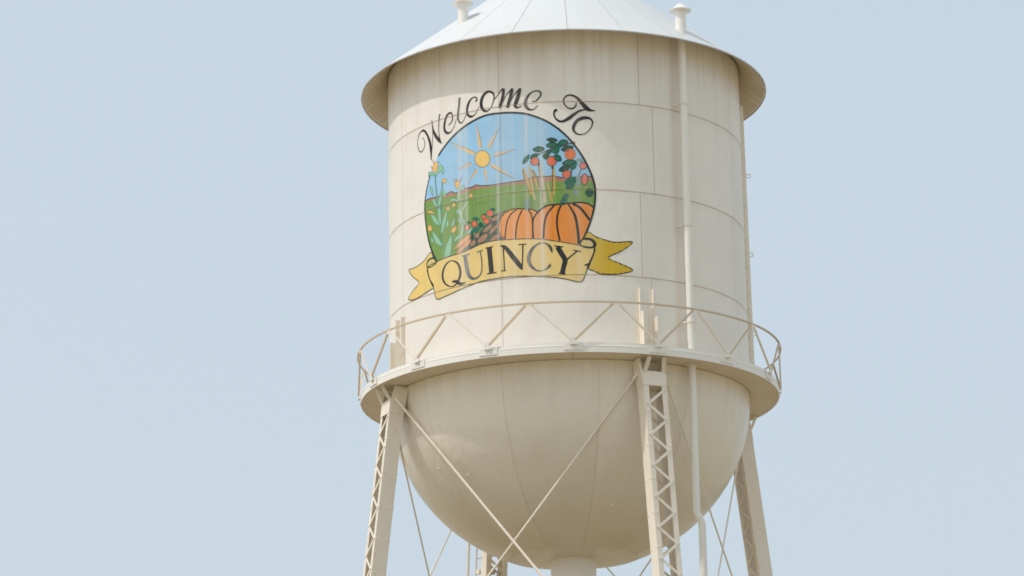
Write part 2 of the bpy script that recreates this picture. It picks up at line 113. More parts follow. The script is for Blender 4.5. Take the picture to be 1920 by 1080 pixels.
('S','mural','corn_leaf_outline','leafline',3.5,1,[[(-3.13,22.555,0.0116),(-3.09,22.708,0.0116),(-2.977,22.797,0.0116),(-2.905,22.746,0.0116),(-2.871,22.644,0.0116),(-2.899,22.556,0.0116),(-2.943,22.66,0.0116),(-3.035,22.627,0.0116)]]),
('F','mural','corn_leaf','teal',3,0,[(-3.148,22.6),(-3.244,22.697),(-3.354,22.711),(-3.355,22.664),(-3.245,22.617)]),
('S','mural','corn_leaf_outline','leafline',3.5,1,[[(-3.148,22.6,0.0116),(-3.244,22.697,0.0116),(-3.354,22.711,0.0116),(-3.355,22.664,0.0116),(-3.245,22.617,0.0116)]]),
('F','mural','corn_leaf','teal',3,0,[(-3.309,22.382),(-3.24,22.338),(-3.213,22.156),(-3.28,22.253)]),
('S','mural','corn_leaf_outline','leafline',3.5,1,[[(-3.309,22.382,0.0116),(-3.24,22.338,0.0116),(-3.213,22.156,0.0116),(-3.28,22.253,0.0116)]]),
('F','mural','corn_leaf','teal',3,0,[(-3.064,21.893),(-3.015,22.084),(-2.958,22.206),(-2.905,22.18),(-2.953,21.963),(-3.018,21.87)]),
('S','mural','corn_leaf_outline','leafline',3.5,1,[[(-3.064,21.893,0.0116),(-3.015,22.084,0.0116),(-2.958,22.206,0.0116),(-2.905,22.18,0.0116),(-2.953,21.963,0.0116),(-3.018,21.87,0.0116)]]),
('F','mural','corn_leaf','teal',3,0,[(-2.895,22.205),(-2.826,22.123),(-2.845,22.046),(-2.897,22.111)]),
('S','mural','corn_leaf_outline','leafline',3.5,1,[[(-2.895,22.205,0.0116),(-2.826,22.123,0.0116),(-2.845,22.046,0.0116),(-2.897,22.111,0.0116)]]),
('F','mural','corn_leaf','teal',3,0,[(-3.234,22.04),(-3.175,22.067),(-3.083,21.884),(-3.159,21.902)]),
('S','mural','corn_leaf_outline','leafline',3.5,1,[[(-3.234,22.04,0.0116),(-3.175,22.067,0.0116),(-3.083,21.884,0.0116),(-3.159,21.902,0.0116)]]),
('F','mural','corn_leaf','teal',3,0,[(-3.098,22.116),(-3.043,22.05),(-3.064,21.92),(-3.11,21.998)]),
('S','mural','corn_leaf_outline','leafline',3.5,1,[[(-3.098,22.116,0.0116),(-3.043,22.05,0.0116),(-3.064,21.92,0.0116),(-3.11,21.998,0.0116)]]),
('F','mural','corn_leaf','teal',3,0,[(-3.298,21.746),(-3.143,21.656),(-3.033,21.484),(-3.052,21.435),(-3.202,21.562)]),
('S','mural','corn_leaf_outline','leafline',3.5,1,[[(-3.298,21.746,0.0116),(-3.143,21.656,0.0116),(-3.033,21.484,0.0116),(-3.052,21.435,0.0116),(-3.202,21.562,0.0116)]]),
('F','mural','corn_leaf','teal',3,0,[(-3.056,21.838),(-2.991,21.824),(-2.96,21.508),(-3.015,21.44),(-3.059,21.637)]),
('S','mural','corn_leaf_outline','leafline',3.5,1,[[(-3.056,21.838,0.0116),(-2.991,21.824,0.0116),(-2.96,21.508,0.0116),(-3.015,21.44,0.0116),(-3.059,21.637,0.0116)]]),
('F','mural','corn_leaf','teal',3,0,[(-2.832,21.695),(-2.789,21.659),(-2.836,21.455),(-2.946,21.238),(-2.981,21.286),(-2.942,21.478)]),
('S','mural','corn_leaf_outline','leafline',3.5,1,[[(-2.832,21.695,0.0116),(-2.789,21.659,0.0116),(-2.836,21.455,0.0116),(-2.946,21.238,0.0116),(-2.981,21.286,0.0116),(-2.942,21.478,0.0116)]]),
('F','mural','corn_leaf','teal',3,0,[(-3.255,21.333),(-3.13,21.251),(-2.967,21.029),(-2.968,20.963),(-3.133,21.065)]),
('S','mural','corn_leaf_outline','leafline',3.5,1,[[(-3.255,21.333,0.0116),(-3.13,21.251,0.0116),(-2.967,21.029,0.0116),(-2.968,20.963,0.0116),(-3.133,21.065,0.0116)]]),
('F','mural','corn_leaf','teal',3,0,[(-2.686,21.131),(-2.661,21.086),(-2.691,20.773),(-2.743,20.691),(-2.882,20.692),(-2.826,20.933)]),
('S','mural','corn_leaf_outline','leafline',3.5,1,[[(-2.686,21.131,0.0116),(-2.661,21.086,0.0116),(-2.691,20.773,0.0116),(-2.743,20.691,0.0116),(-2.882,20.692,0.0116),(-2.826,20.933,0.0116)]]),
('F','mural','corn_leaf','teal',3,0,[(-3.295,21.249),(-3.237,21.182),(-3.219,21.097),(-3.278,21.111)]),
('S','mural','corn_leaf_outline','leafline',3.5,1,[[(-3.295,21.249,0.0116),(-3.237,21.182,0.0116),(-3.219,21.097,0.0116),(-3.278,21.111,0.0116)]]),
('F','mural','corn_leaf','teal',3,0,[(-2.783,21.511),(-2.749,21.437),(-2.785,21.325),(-2.81,21.41)]),
('S','mural','corn_leaf_outline','leafline',3.5,1,[[(-2.783,21.511,0.0116),(-2.749,21.437,0.0116),(-2.785,21.325,0.0116),(-2.81,21.41,0.0116)]]),
('F','mural','corn_leaf','tealpale',3,0,[(-2.44,21.11),(-2.425,21.068),(-2.588,20.966),(-2.554,21.065)]),
('S','mural','corn_leaf_outline','leafline',3.5,1,[[(-2.44,21.11,0.0116),(-2.425,21.068,0.0116),(-2.588,20.966,0.0116),(-2.554,21.065,0.0116)]]),
('F','mural','corn_leaf','tealpale',3,0,[(-2.564,21.507),(-2.599,21.354),(-2.666,21.34),(-2.631,21.44)]),
('S','mural','corn_leaf_outline','leafline',3.5,1,[[(-2.564,21.507,0.0116),(-2.599,21.354,0.0116),(-2.666,21.34,0.0116),(-2.631,21.44,0.0116)]]),
('F','mural','corn_leaf','tealpale',3,0,[(-2.515,21.484),(-2.403,21.436),(-2.373,21.351),(-2.436,21.389)]),
('S','mural','corn_leaf_outline','leafline',3.5,1,[[(-2.515,21.484,0.0116),(-2.403,21.436,0.0116),(-2.373,21.351,0.0116),(-2.436,21.389,0.0116)]]),
('F','mural','corn_leaf','tealpale',3,0,[(-2.528,21.7),(-2.464,21.634),(-2.465,21.568),(-2.513,21.604)]),
('S','mural','corn_leaf_outline','leafline',3.5,1,[[(-2.528,21.7,0.0116),(-2.464,21.634,0.0116),(-2.465,21.568,0.0116),(-2.513,21.604,0.0116)]]),
('F','mural','corn_leaf','tealpale',3,0,[(-2.34,21.451),(-2.294,21.403),(-2.31,21.313),(-2.349,21.36)]),
('S','mural','corn_leaf_outline','leafline',3.5,1,[[(-2.34,21.451,0.0116),(-2.294,21.403,0.0116),(-2.31,21.313,0.0116),(-2.349,21.36,0.0116)]]),
('F','mural','corn_leaf','tealpale',3,0,[(-2.251,21.143),(-2.143,21.204),(-2.099,21.17),(-2.191,21.092)]),
('S','mural','corn_leaf_outline','leafline',3.5,1,[[(-2.251,21.143,0.0116),(-2.143,21.204,0.0116),(-2.099,21.17,0.0116),(-2.191,21.092,0.0116)]]),
('F','mural','corn_leaf','tealpale',3,0,[(-2.708,21.91),(-2.623,21.96),(-2.492,21.907),(-2.461,21.847),(-2.591,21.9)]),
('S','mural','corn_leaf_outline','leafline',3.5,1,[[(-2.708,21.91,0.0116),(-2.623,21.96,0.0116),(-2.492,21.907,0.0116),(-2.461,21.847,0.0116),(-2.591,21.9,0.0116)]]),
('F','mural','corn_leaf','tealpale',3,0,[(-2.376,22.165),(-2.328,22.21),(-2.298,22.124),(-2.362,22.082)]),
('S','mural','corn_leaf_outline','leafline',3.5,1,[[(-2.376,22.165,0.0116),(-2.328,22.21,0.0116),(-2.298,22.124,0.0116),(-2.362,22.082,0.0116)]]),
('F','mural','corn_cob','corn',3.6,0,[(-3.186,22.69),(-3.252,22.815),(-3.184,22.811),(-3.192,22.902),(-3.116,22.883),(-3.041,22.845),(-3.08,22.746),(-3.119,22.674)]),
('S','mural','cob_outline','line3',4,1,[[(-3.186,22.69,0.0116),(-3.252,22.815,0.0116),(-3.184,22.811,0.0116),(-3.192,22.902,0.0116),(-3.116,22.883,0.0116),(-3.041,22.845,0.0116),(-3.08,22.746,0.0116),(-3.119,22.674,0.0116)]]),
('F','mural','corn_cob','corn',3.6,0,[(-2.92,22.386),(-2.91,22.451),(-2.847,22.457),(-2.787,22.403),(-2.822,22.364)]),
('S','mural','cob_outline','line3',4,1,[[(-2.92,22.386,0.0116),(-2.91,22.451,0.0116),(-2.847,22.457,0.0116),(-2.787,22.403,0.0116),(-2.822,22.364,0.0116)]]),
('F','mural','corn_cob','corn',3.6,0,[(-2.505,22.164),(-2.553,22.254),(-2.535,22.331),(-2.454,22.328),(-2.431,22.27),(-2.464,22.169)]),
('S','mural','cob_outline','line3',4,1,[[(-2.505,22.164,0.0116),(-2.553,22.254,0.0116),(-2.535,22.331,0.0116),(-2.454,22.328,0.0116),(-2.431,22.27,0.0116),(-2.464,22.169,0.0116)]]),
('F','mural','corn_cob','corn',3.6,0,[(-2.797,21.728),(-2.787,21.793),(-2.744,21.81),(-2.711,21.75),(-2.745,21.71)]),
('S','mural','cob_outline','line3',4,1,[[(-2.797,21.728,0.0116),(-2.787,21.793,0.0116),(-2.744,21.81,0.0116),(-2.711,21.75,0.0116),(-2.745,21.71,0.0116)]]),
('F','mural','corn_cob','corn',3.6,0,[(-2.642,21.79),(-2.625,21.84),(-2.575,21.85),(-2.543,21.796),(-2.593,21.76)]),
('S','mural','cob_outline','line3',4,1,[[(-2.642,21.79,0.0116),(-2.625,21.84,0.0116),(-2.575,21.85,0.0116),(-2.543,21.796,0.0116),(-2.593,21.76,0.0116)]]),
('F','mural','corn_cob','corn',3.6,0,[(-2.178,21.915),(-2.162,21.979),(-2.109,21.976),(-2.087,21.926),(-2.133,21.887)]),
('S','mural','cob_outline','line3',4,1,[[(-2.178,21.915,0.0116),(-2.162,21.979,0.0116),(-2.109,21.976,0.0116),(-2.087,21.926,0.0116),(-2.133,21.887,0.0116)]]),
('F','mural','corn_cob','corn',3.6,0,[(-3.419,21.842),(-3.317,21.838),(-3.199,21.763),(-3.18,21.732),(-3.318,21.777)]),
('S','mural','cob_outline','line3',4,1,[[(-3.419,21.842,0.0116),(-3.317,21.838,0.0116),(-3.199,21.763,0.0116),(-3.18,21.732,0.0116),(-3.318,21.777,0.0116)]]),
('F','mural','corn_cob','corn',3.6,0,[(-3.394,21.406),(-3.372,21.508),(-3.312,21.507),(-3.254,21.4),(-3.304,21.371)]),
('S','mural','cob_outline','line3',4,1,[[(-3.394,21.406,0.0116),(-3.372,21.508,0.0116),(-3.312,21.507,0.0116),(-3.254,21.4,0.0116),(-3.304,21.371,0.0116)]]),
('F','mural','corn_cob','corn',3.6,0,[(-2.668,21.221),(-2.633,21.294),(-2.55,21.318),(-2.518,21.271),(-2.601,21.181)]),
('S','mural','cob_outline','line3',4,1,[[(-2.668,21.221,0.0116),(-2.633,21.294,0.0116),(-2.55,21.318,0.0116),(-2.518,21.271,0.0116),(-2.601,21.181,0.0116)]]),
('S','mural','corn_silk','line3',4.1,0,[[(-3.282,22.849,0.014),(-3.214,22.765,0.014)],[(-3.22,22.969,0.014),(-3.164,22.874,0.014)],[(-3.003,22.89,0.0233),(-3.06,22.843,0.0233)],[(-2.583,22.407,0.0151),(-2.544,22.305,0.0151)],[(-2.501,22.391,0.0151),(-2.494,22.316,0.0151)],[(-2.381,22.401,0.0186),(-2.422,22.281,0.0186)],[(-2.566,21.334,0.0291),(-2.517,21.338,0.0291)],[(-2.957,21.655,0.0291),(-2.904,21.604,0.0291)]]),
('F','mural','soil_mound','soil',2.4,0,[(-1.301,21.451),(-1.403,21.452),(-1.576,21.42),(-1.766,21.237),(-1.913,21.104),(-2.048,21.038),(-2.163,20.924),(-2.319,20.731),(-2.116,20.718),(-2.04,20.783),(-1.845,20.819),(-1.608,20.84),(-1.346,20.829)]),
('F','mural','potato','potato',3.0,0,[(-1.474,21.356),(-1.471,21.332),(-1.481,21.307),(-1.503,21.286),(-1.534,21.271),(-1.569,21.265),(-1.603,21.269),(-1.63,21.282),(-1.647,21.303),(-1.65,21.327),(-1.64,21.352),(-1.617,21.373),(-1.586,21.388),(-1.551,21.393),(-1.517,21.389),(-1.49,21.376)]),
('S','mural','potato_outline','line2',3.06,1,[[(-1.474,21.356,0.0174),(-1.471,21.332,0.0174),(-1.481,21.307,0.0174),(-1.503,21.286,0.0174),(-1.534,21.271,0.0174),(-1.569,21.265,0.0174),(-1.603,21.269,0.0174),(-1.63,21.282,0.0174),(-1.647,21.303,0.0174),(-1.65,21.327,0.0174),(-1.64,21.352,0.0174),(-1.617,21.373,0.0174),(-1.586,21.388,0.0174),(-1.551,21.393,0.0174),(-1.517,21.389,0.0174),(-1.49,21.376,0.0174)]]),
('F','mural','potato','potato',3.12,0,[(-1.628,21.21),(-1.624,21.189),(-1.637,21.16),(-1.666,21.127),(-1.706,21.094),(-1.751,21.068),(-1.794,21.052),(-1.829,21.049),(-1.85,21.058),(-1.854,21.079),(-1.841,21.108),(-1.811,21.141),(-1.771,21.173),(-1.726,21.199),(-1.683,21.215),(-1.649,21.219)]),
('S','mural','potato_outline','line2',3.18,1,[[(-1.628,21.21,0.0174),(-1.624,21.189,0.0174),(-1.637,21.16,0.0174),(-1.666,21.127,0.0174),(-1.706,21.094,0.0174),(-1.751,21.068,0.0174),(-1.794,21.052,0.0174),(-1.829,21.049,0.0174),(-1.85,21.058,0.0174),(-1.854,21.079,0.0174),(-1.841,21.108,0.0174),(-1.811,21.141,0.0174),(-1.771,21.173,0.0174),(-1.726,21.199,0.0174),(-1.683,21.215,0.0174),(-1.649,21.219,0.0174)]]),
('F','mural','potato','potato',3.24,0,[(-1.485,21.194),(-1.478,21.173),(-1.488,21.14),(-1.513,21.102),(-1.549,21.063),(-1.591,21.031),(-1.632,21.009),(-1.667,21.001),(-1.69,21.009),(-1.697,21.031),(-1.687,21.063),(-1.662,21.102),(-1.625,21.14),(-1.583,21.172),(-1.541,21.194),(-1.507,21.202)]),
('S','mural','potato_outline','line2',3.3,1,[[(-1.485,21.194,0.0174),(-1.478,21.173,0.0174),(-1.488,21.14,0.0174),(-1.513,21.102,0.0174),(-1.549,21.063,0.0174),(-1.591,21.031,0.0174),(-1.632,21.009,0.0174),(-1.667,21.001,0.0174),(-1.69,21.009,0.0174),(-1.697,21.031,0.0174),(-1.687,21.063,0.0174),(-1.662,21.102,0.0174),(-1.625,21.14,0.0174),(-1.583,21.172,0.0174),(-1.541,21.194,0.0174),(-1.507,21.202,0.0174)]]),
('F','mural','potato','potato',3.36,0,[(-1.931,21.073),(-1.919,21.053),(-1.916,21.029),(-1.925,21.004),(-1.943,20.981),(-1.967,20.965),(-1.995,20.958),(-2.022,20.96),(-2.043,20.972),(-2.056,20.992),(-2.058,21.016),(-2.05,21.041),(-2.032,21.064),(-2.007,21.08),(-1.979,21.087),(-1.952,21.085)]),
('S','mural','potato_outline','line2',3.42,1,[[(-1.931,21.073,0.0174),(-1.919,21.053,0.0174),(-1.916,21.029,0.0174),(-1.925,21.004,0.0174),(-1.943,20.981,0.0174),(-1.967,20.965,0.0174),(-1.995,20.958,0.0174),(-2.022,20.96,0.0174),(-2.043,20.972,0.0174),(-2.056,20.992,0.0174),(-2.058,21.016,0.0174),(-2.05,21.041,0.0174),(-2.032,21.064,0.0174),(-2.007,21.08,0.0174),(-1.979,21.087,0.0174),(-1.952,21.085,0.0174)]]),
('F','mural','potato','potato',3.48,0,[(-1.739,21.009),(-1.729,20.981),(-1.738,20.945),(-1.765,20.907),(-1.806,20.872),(-1.855,20.847),(-1.903,20.834),(-1.945,20.836),(-1.973,20.853),(-1.983,20.881),(-1.973,20.917),(-1.946,20.954),(-1.904,20.989),(-1.855,21.014),(-1.807,21.027),(-1.766,21.025)]),
('S','mural','potato_outline','line2',3.54,1,[[(-1.739,21.009,0.0174),(-1.729,20.981,0.0174),(-1.738,20.945,0.0174),(-1.765,20.907,0.0174),(-1.806,20.872,0.0174),(-1.855,20.847,0.0174),(-1.903,20.834,0.0174),(-1.945,20.836,0.0174),(-1.973,20.853,0.0174),(-1.983,20.881,0.0174),(-1.973,20.917,0.0174),(-1.946,20.954,0.0174),(-1.904,20.989,0.0174),(-1.855,21.014,0.0174),(-1.807,21.027,0.0174),(-1.766,21.025,0.0174)]]),
('F','mural','potato','potato',3.6,0,[(-1.447,20.961),(-1.443,20.936),(-1.456,20.905),(-1.485,20.873),(-1.526,20.846),(-1.572,20.827),(-1.617,20.819),(-1.654,20.824),(-1.676,20.84),(-1.681,20.865),(-1.668,20.896),(-1.638,20.927),(-1.597,20.954),(-1.55,20.973),(-1.505,20.981),(-1.469,20.977)]),
('S','mural','potato_outline','line2',3.66,1,[[(-1.447,20.961,0.0174),(-1.443,20.936,0.0174),(-1.456,20.905,0.0174),(-1.485,20.873,0.0174),(-1.526,20.846,0.0174),(-1.572,20.827,0.0174),(-1.617,20.819,0.0174),(-1.654,20.824,0.0174),(-1.676,20.84,0.0174),(-1.681,20.865,0.0174),(-1.668,20.896,0.0174),(-1.638,20.927,0.0174),(-1.597,20.954,0.0174),(-1.55,20.973,0.0174),(-1.505,20.981,0.0174),(-1.469,20.977,0.0174)]]),
('F','mural','potato','potato',3.7199999999999998,0,[(-2.043,20.922),(-2.028,20.902),(-2.024,20.875),(-2.032,20.846),(-2.051,20.819),(-2.077,20.798),(-2.106,20.786),(-2.135,20.786),(-2.159,20.796),(-2.175,20.816),(-2.178,20.843),(-2.17,20.872),(-2.152,20.899),(-2.125,20.92),(-2.095,20.931),(-2.066,20.932)]),
('S','mural','potato_outline','line2',3.7800000000000002,1,[[(-2.043,20.922,0.0174),(-2.028,20.902,0.0174),(-2.024,20.875,0.0174),(-2.032,20.846,0.0174),(-2.051,20.819,0.0174),(-2.077,20.798,0.0174),(-2.106,20.786,0.0174),(-2.135,20.786,0.0174),(-2.159,20.796,0.0174),(-2.175,20.816,0.0174),(-2.178,20.843,0.0174),(-2.17,20.872,0.0174),(-2.152,20.899,0.0174),(-2.125,20.92,0.0174),(-2.095,20.931,0.0174),(-2.066,20.932,0.0174)]]),
('F','mural','potato','potato',3.84,0,[(-1.317,21.409),(-1.316,21.388),(-1.324,21.368),(-1.341,21.352),(-1.364,21.343),(-1.39,21.341),(-1.414,21.347),(-1.434,21.361),(-1.446,21.38),(-1.448,21.401),(-1.439,21.421),(-1.422,21.437),(-1.399,21.446),(-1.373,21.448),(-1.349,21.442),(-1.329,21.428)]),
('S','mural','potato_outline','line2',3.9,1,[[(-1.317,21.409,0.0174),(-1.316,21.388,0.0174),(-1.324,21.368,0.0174),(-1.341,21.352,0.0174),(-1.364,21.343,0.0174),(-1.39,21.341,0.0174),(-1.414,21.347,0.0174),(-1.434,21.361,0.0174),(-1.446,21.38,0.0174),(-1.448,21.401,0.0174),(-1.439,21.421,0.0174),(-1.422,21.437,0.0174),(-1.399,21.446,0.0174),(-1.373,21.448,0.0174),(-1.349,21.442,0.0174),(-1.329,21.428,0.0174)]]),
('F','mural','potato','potato',3.96,0,[(-1.352,20.962),(-1.356,20.933),(-1.367,20.909),(-1.383,20.894),(-1.401,20.891),(-1.419,20.899),(-1.434,20.917),(-1.444,20.943),(-1.447,20.973),(-1.443,21.002),(-1.433,21.026),(-1.417,21.041),(-1.399,21.044),(-1.38,21.036),(-1.365,21.018),(-1.356,20.992)]),
('S','mural','potato_outline','line2',4.02,1,[[(-1.352,20.962,0.0174),(-1.356,20.933,0.0174),(-1.367,20.909,0.0174),(-1.383,20.894,0.0174),(-1.401,20.891,0.0174),(-1.419,20.899,0.0174),(-1.434,20.917,0.0174),(-1.444,20.943,0.0174),(-1.447,20.973,0.0174),(-1.443,21.002,0.0174),(-1.433,21.026,0.0174),(-1.417,21.041,0.0174),(-1.399,21.044,0.0174),(-1.38,21.036,0.0174),(-1.365,21.018,0.0174),(-1.356,20.992,0.0174)]]),
('F','mural','carrot','carrot',4.4,0,[(-2.607,20.823),(-2.378,20.993),(-2.16,21.074),(-2.146,21.019),(-2.348,20.881),(-2.591,20.807)]),
('S','mural','carrot_outline','line3',4.8,1,[[(-2.607,20.823,0.0116),(-2.378,20.993,0.0116),(-2.16,21.074,0.0116),(-2.146,21.019,0.0116),(-2.348,20.881,0.0116),(-2.591,20.807,0.0116)]]),
('F','mural','carrot','carrot',4.4,0,[(-2.576,20.685),(-2.38,20.847),(-2.177,20.958),(-2.179,20.878),(-2.414,20.721),(-2.544,20.626)]),
('S','mural','carrot_outline','line3',4.8,1,[[(-2.576,20.685,0.0116),(-2.38,20.847,0.0116),(-2.177,20.958,0.0116),(-2.179,20.878,0.0116),(-2.414,20.721,0.0116),(-2.544,20.626,0.0116)]]),
('F','mural','leaf','leafgreen',4.5,0,[(-1.916,21.354),(-1.93,21.342),(-1.961,21.335),(-2.005,21.334),(-2.051,21.348),(-2.09,21.376),(-2.115,21.402),(-2.122,21.42),(-2.108,21.432),(-2.076,21.438),(-2.031,21.439),(-1.985,21.424),(-1.948,21.397),(-1.923,21.372)]),
('F','mural','leaf','leafdark',4.6,0,[(-1.832,21.225),(-1.84,21.204),(-1.86,21.185),(-1.889,21.169),(-1.922,21.174),(-1.95,21.199),(-1.97,21.225),(-1.977,21.247),(-1.97,21.267),(-1.949,21.287),(-1.92,21.303),(-1.887,21.298),(-1.859,21.272),(-1.839,21.247)]),
('F','mural','leaf','leafgreen',4.7,0,[(-1.907,21.165),(-1.912,21.144),(-1.938,21.117),(-1.979,21.09),(-2.033,21.081),(-2.09,21.092),(-2.132,21.108),(-2.152,21.126),(-2.147,21.147),(-2.12,21.173),(-2.077,21.2),(-2.023,21.209),(-1.967,21.198),(-1.926,21.183)]),
('F','mural','leaf','leafdark',4.5,0,[(-2.076,21.02),(-2.081,20.992),(-2.095,20.963),(-2.114,20.937),(-2.135,20.941),(-2.154,20.972),(-2.167,21.006),(-2.171,21.036),(-2.166,21.065),(-2.152,21.094),(-2.133,21.119),(-2.111,21.115),(-2.093,21.084),(-2.08,21.05)]),
('F','mural','leaf','leafgreen',4.6,0,[(-1.541,21.519),(-1.55,21.509),(-1.571,21.502),(-1.601,21.499),(-1.631,21.509),(-1.657,21.529),(-1.673,21.547),(-1.677,21.561),(-1.668,21.571),(-1.646,21.578),(-1.616,21.581),(-1.586,21.572),(-1.561,21.552),(-1.545,21.533)]),
('F','mural','leaf','leafdark',4.7,0,[(-2.15,21.331),(-2.155,21.322),(-2.169,21.314),(-2.19,21.308),(-2.212,21.312),(-2.233,21.325),(-2.247,21.338),(-2.252,21.349),(-2.247,21.358),(-2.232,21.366),(-2.212,21.372),(-2.189,21.368),(-2.169,21.355),(-2.155,21.342)]),
('F','mural','leaf','leafgreen',4.5,0,[(-1.757,21.445),(-1.763,21.436),(-1.778,21.428),(-1.799,21.422),(-1.823,21.425),(-1.845,21.438),(-1.859,21.451),(-1.865,21.462),(-1.859,21.471),(-1.844,21.479),(-1.822,21.485),(-1.798,21.481),(-1.777,21.468),(-1.762,21.456)]),
('F','mural','leaf','leafdark',4.6,0,[(-1.565,21.374),(-1.57,21.366),(-1.583,21.36),(-1.601,21.354),(-1.622,21.357),(-1.641,21.368),(-1.653,21.378),(-1.658,21.387),(-1.653,21.394),(-1.64,21.401),(-1.621,21.406),(-1.601,21.404),(-1.582,21.393),(-1.569,21.383)]),
('F','mural','leaf','leafgreen',4.7,0,[(-1.773,21.183),(-1.778,21.174),(-1.791,21.165),(-1.811,21.159),(-1.832,21.162),(-1.851,21.174),(-1.864,21.186),(-1.869,21.197),(-1.864,21.206),(-1.85,21.214),(-1.831,21.221),(-1.81,21.218),(-1.791,21.206),(-1.778,21.193)]),
('F','mural','leaf','leafdark',4.5,0,[(-1.878,21.011),(-1.881,20.998),(-1.892,20.986),(-1.906,20.976),(-1.923,20.978),(-1.937,20.993),(-1.947,21.008),(-1.95,21.022),(-1.946,21.035),(-1.936,21.047),(-1.921,21.057),(-1.905,21.055),(-1.891,21.04),(-1.881,21.025)]),
('F','mural','leaf','leafgreen',4.6,0,[(-1.648,20.934),(-1.652,20.924),(-1.663,20.916),(-1.68,20.908),(-1.698,20.911),(-1.714,20.923),(-1.726,20.935),(-1.73,20.945),(-1.725,20.954),(-1.714,20.963),(-1.697,20.97),(-1.679,20.968),(-1.663,20.956),(-1.652,20.944)]),
('F','mural','tomato','red',5,0,[(-1.988,21.271),(-1.994,21.244),(-2.009,21.223),(-2.032,21.211),(-2.058,21.209),(-2.085,21.219),(-2.107,21.239),(-2.122,21.265),(-2.127,21.294),(-2.121,21.321),(-2.105,21.342),(-2.083,21.354),(-2.056,21.355),(-2.029,21.345),(-2.007,21.326),(-1.993,21.3)]),
('S','mural','tomato_outline','line2',5.3,1,[[(-1.988,21.271,0.014),(-1.994,21.244,0.014),(-2.009,21.223,0.014),(-2.032,21.211,0.014),(-2.058,21.209,0.014),(-2.085,21.219,0.014),(-2.107,21.239,0.014),(-2.122,21.265,0.014),(-2.127,21.294,0.014),(-2.121,21.321,0.014),(-2.105,21.342,0.014),(-2.083,21.354,0.014),(-2.056,21.355,0.014),(-2.029,21.345,0.014),(-2.007,21.326,0.014),(-1.993,21.3,0.014)]]),
('F','mural','tomato','redpale',5,0,[(-2.177,21.22),(-2.182,21.194),(-2.196,21.174),(-2.217,21.163),(-2.242,21.162),(-2.266,21.172),(-2.287,21.19),(-2.301,21.215),(-2.305,21.242),(-2.3,21.267),(-2.285,21.287),(-2.264,21.298),(-2.24,21.299),(-2.215,21.289),(-2.195,21.271),(-2.182,21.247)]),
('S','mural','tomato_outline','line2',5.3,1,[[(-2.177,21.22,0.014),(-2.182,21.194,0.014),(-2.196,21.174,0.014),(-2.217,21.163,0.014),(-2.242,21.162,0.014),(-2.266,21.172,0.014),(-2.287,21.19,0.014),(-2.301,21.215,0.014),(-2.305,21.242,0.014),(-2.3,21.267,0.014),(-2.285,21.287,0.014),(-2.264,21.298,0.014),(-2.24,21.299,0.014),(-2.215,21.289,0.014),(-2.195,21.271,0.014),(-2.182,21.247,0.014)]]),
('F','mural','tomato','red',5,0,[(-1.779,21.393),(-1.784,21.373),(-1.795,21.357),(-1.811,21.347),(-1.83,21.346),(-1.85,21.353),(-1.866,21.367),(-1.876,21.387),(-1.88,21.409),(-1.876,21.429),(-1.864,21.445),(-1.848,21.455),(-1.829,21.456),(-1.809,21.449),(-1.793,21.435),(-1.783,21.415)]),
('S','mural','tomato_outline','line2',5.3,1,[[(-1.779,21.393,0.014),(-1.784,21.373,0.014),(-1.795,21.357,0.014),(-1.811,21.347,0.014),(-1.83,21.346,0.014),(-1.85,21.353,0.014),(-1.866,21.367,0.014),(-1.876,21.387,0.014),(-1.88,21.409,0.014),(-1.876,21.429,0.014),(-1.864,21.445,0.014),(-1.848,21.455,0.014),(-1.829,21.456,0.014),(-1.809,21.449,0.014),(-1.793,21.435,0.014),(-1.783,21.415,0.014)]]),
('F','mural','tomato','red',5,0,[(-1.593,21.45),(-1.599,21.423),(-1.617,21.402),(-1.644,21.39),(-1.675,21.389),(-1.707,21.399),(-1.733,21.419),(-1.751,21.445),(-1.757,21.473),(-1.75,21.499),(-1.732,21.52),(-1.705,21.532),(-1.673,21.533),(-1.642,21.523),(-1.616,21.503),(-1.598,21.478)]),
('S','mural','tomato_outline','line2',5.3,1,[[(-1.593,21.45,0.014),(-1.599,21.423,0.014),(-1.617,21.402,0.014),(-1.644,21.39,0.014),(-1.675,21.389,0.014),(-1.707,21.399,0.014),(-1.733,21.419,0.014),(-1.751,21.445,0.014),(-1.757,21.473,0.014),(-1.75,21.499,0.014),(-1.732,21.52,0.014),(-1.705,21.532,0.014),(-1.673,21.533,0.014),(-1.642,21.523,0.014),(-1.616,21.503,0.014),(-1.598,21.478,0.014)]]),
('F','mural','tomato','red',5,0,[(-1.689,21.292),(-1.695,21.266),(-1.71,21.247),(-1.733,21.235),(-1.761,21.234),(-1.788,21.243),(-1.811,21.261),(-1.826,21.286),(-1.831,21.313),(-1.825,21.338),(-1.809,21.358),(-1.786,21.369),(-1.758,21.37),(-1.731,21.361),(-1.709,21.343),(-1.694,21.319)]),
('S','mural','tomato_outline','line2',5.3,1,[[(-1.689,21.292,0.014),(-1.695,21.266,0.014),(-1.71,21.247,0.014),(-1.733,21.235,0.014),(-1.761,21.234,0.014),(-1.788,21.243,0.014),(-1.811,21.261,0.014),(-1.826,21.286,0.014),(-1.831,21.313,0.014),(-1.825,21.338,0.014),(-1.809,21.358,0.014),(-1.786,21.369,0.014),(-1.758,21.37,0.014),(-1.731,21.361,0.014),(-1.709,21.343,0.014),(-1.694,21.319,0.014)]]),
('F','mural','pumpkin','pumpkin',5,0,[(-1.454,21.028),(-1.451,21.218),(-1.387,21.364),(-1.264,21.457),(-1.083,21.491),(-0.871,21.465),(-0.697,21.433),(-0.606,21.349),(-0.69,21.177),(-0.728,21.002),(-0.709,20.776),(-0.883,20.79),(-1.178,20.806),(-1.335,20.812)]),
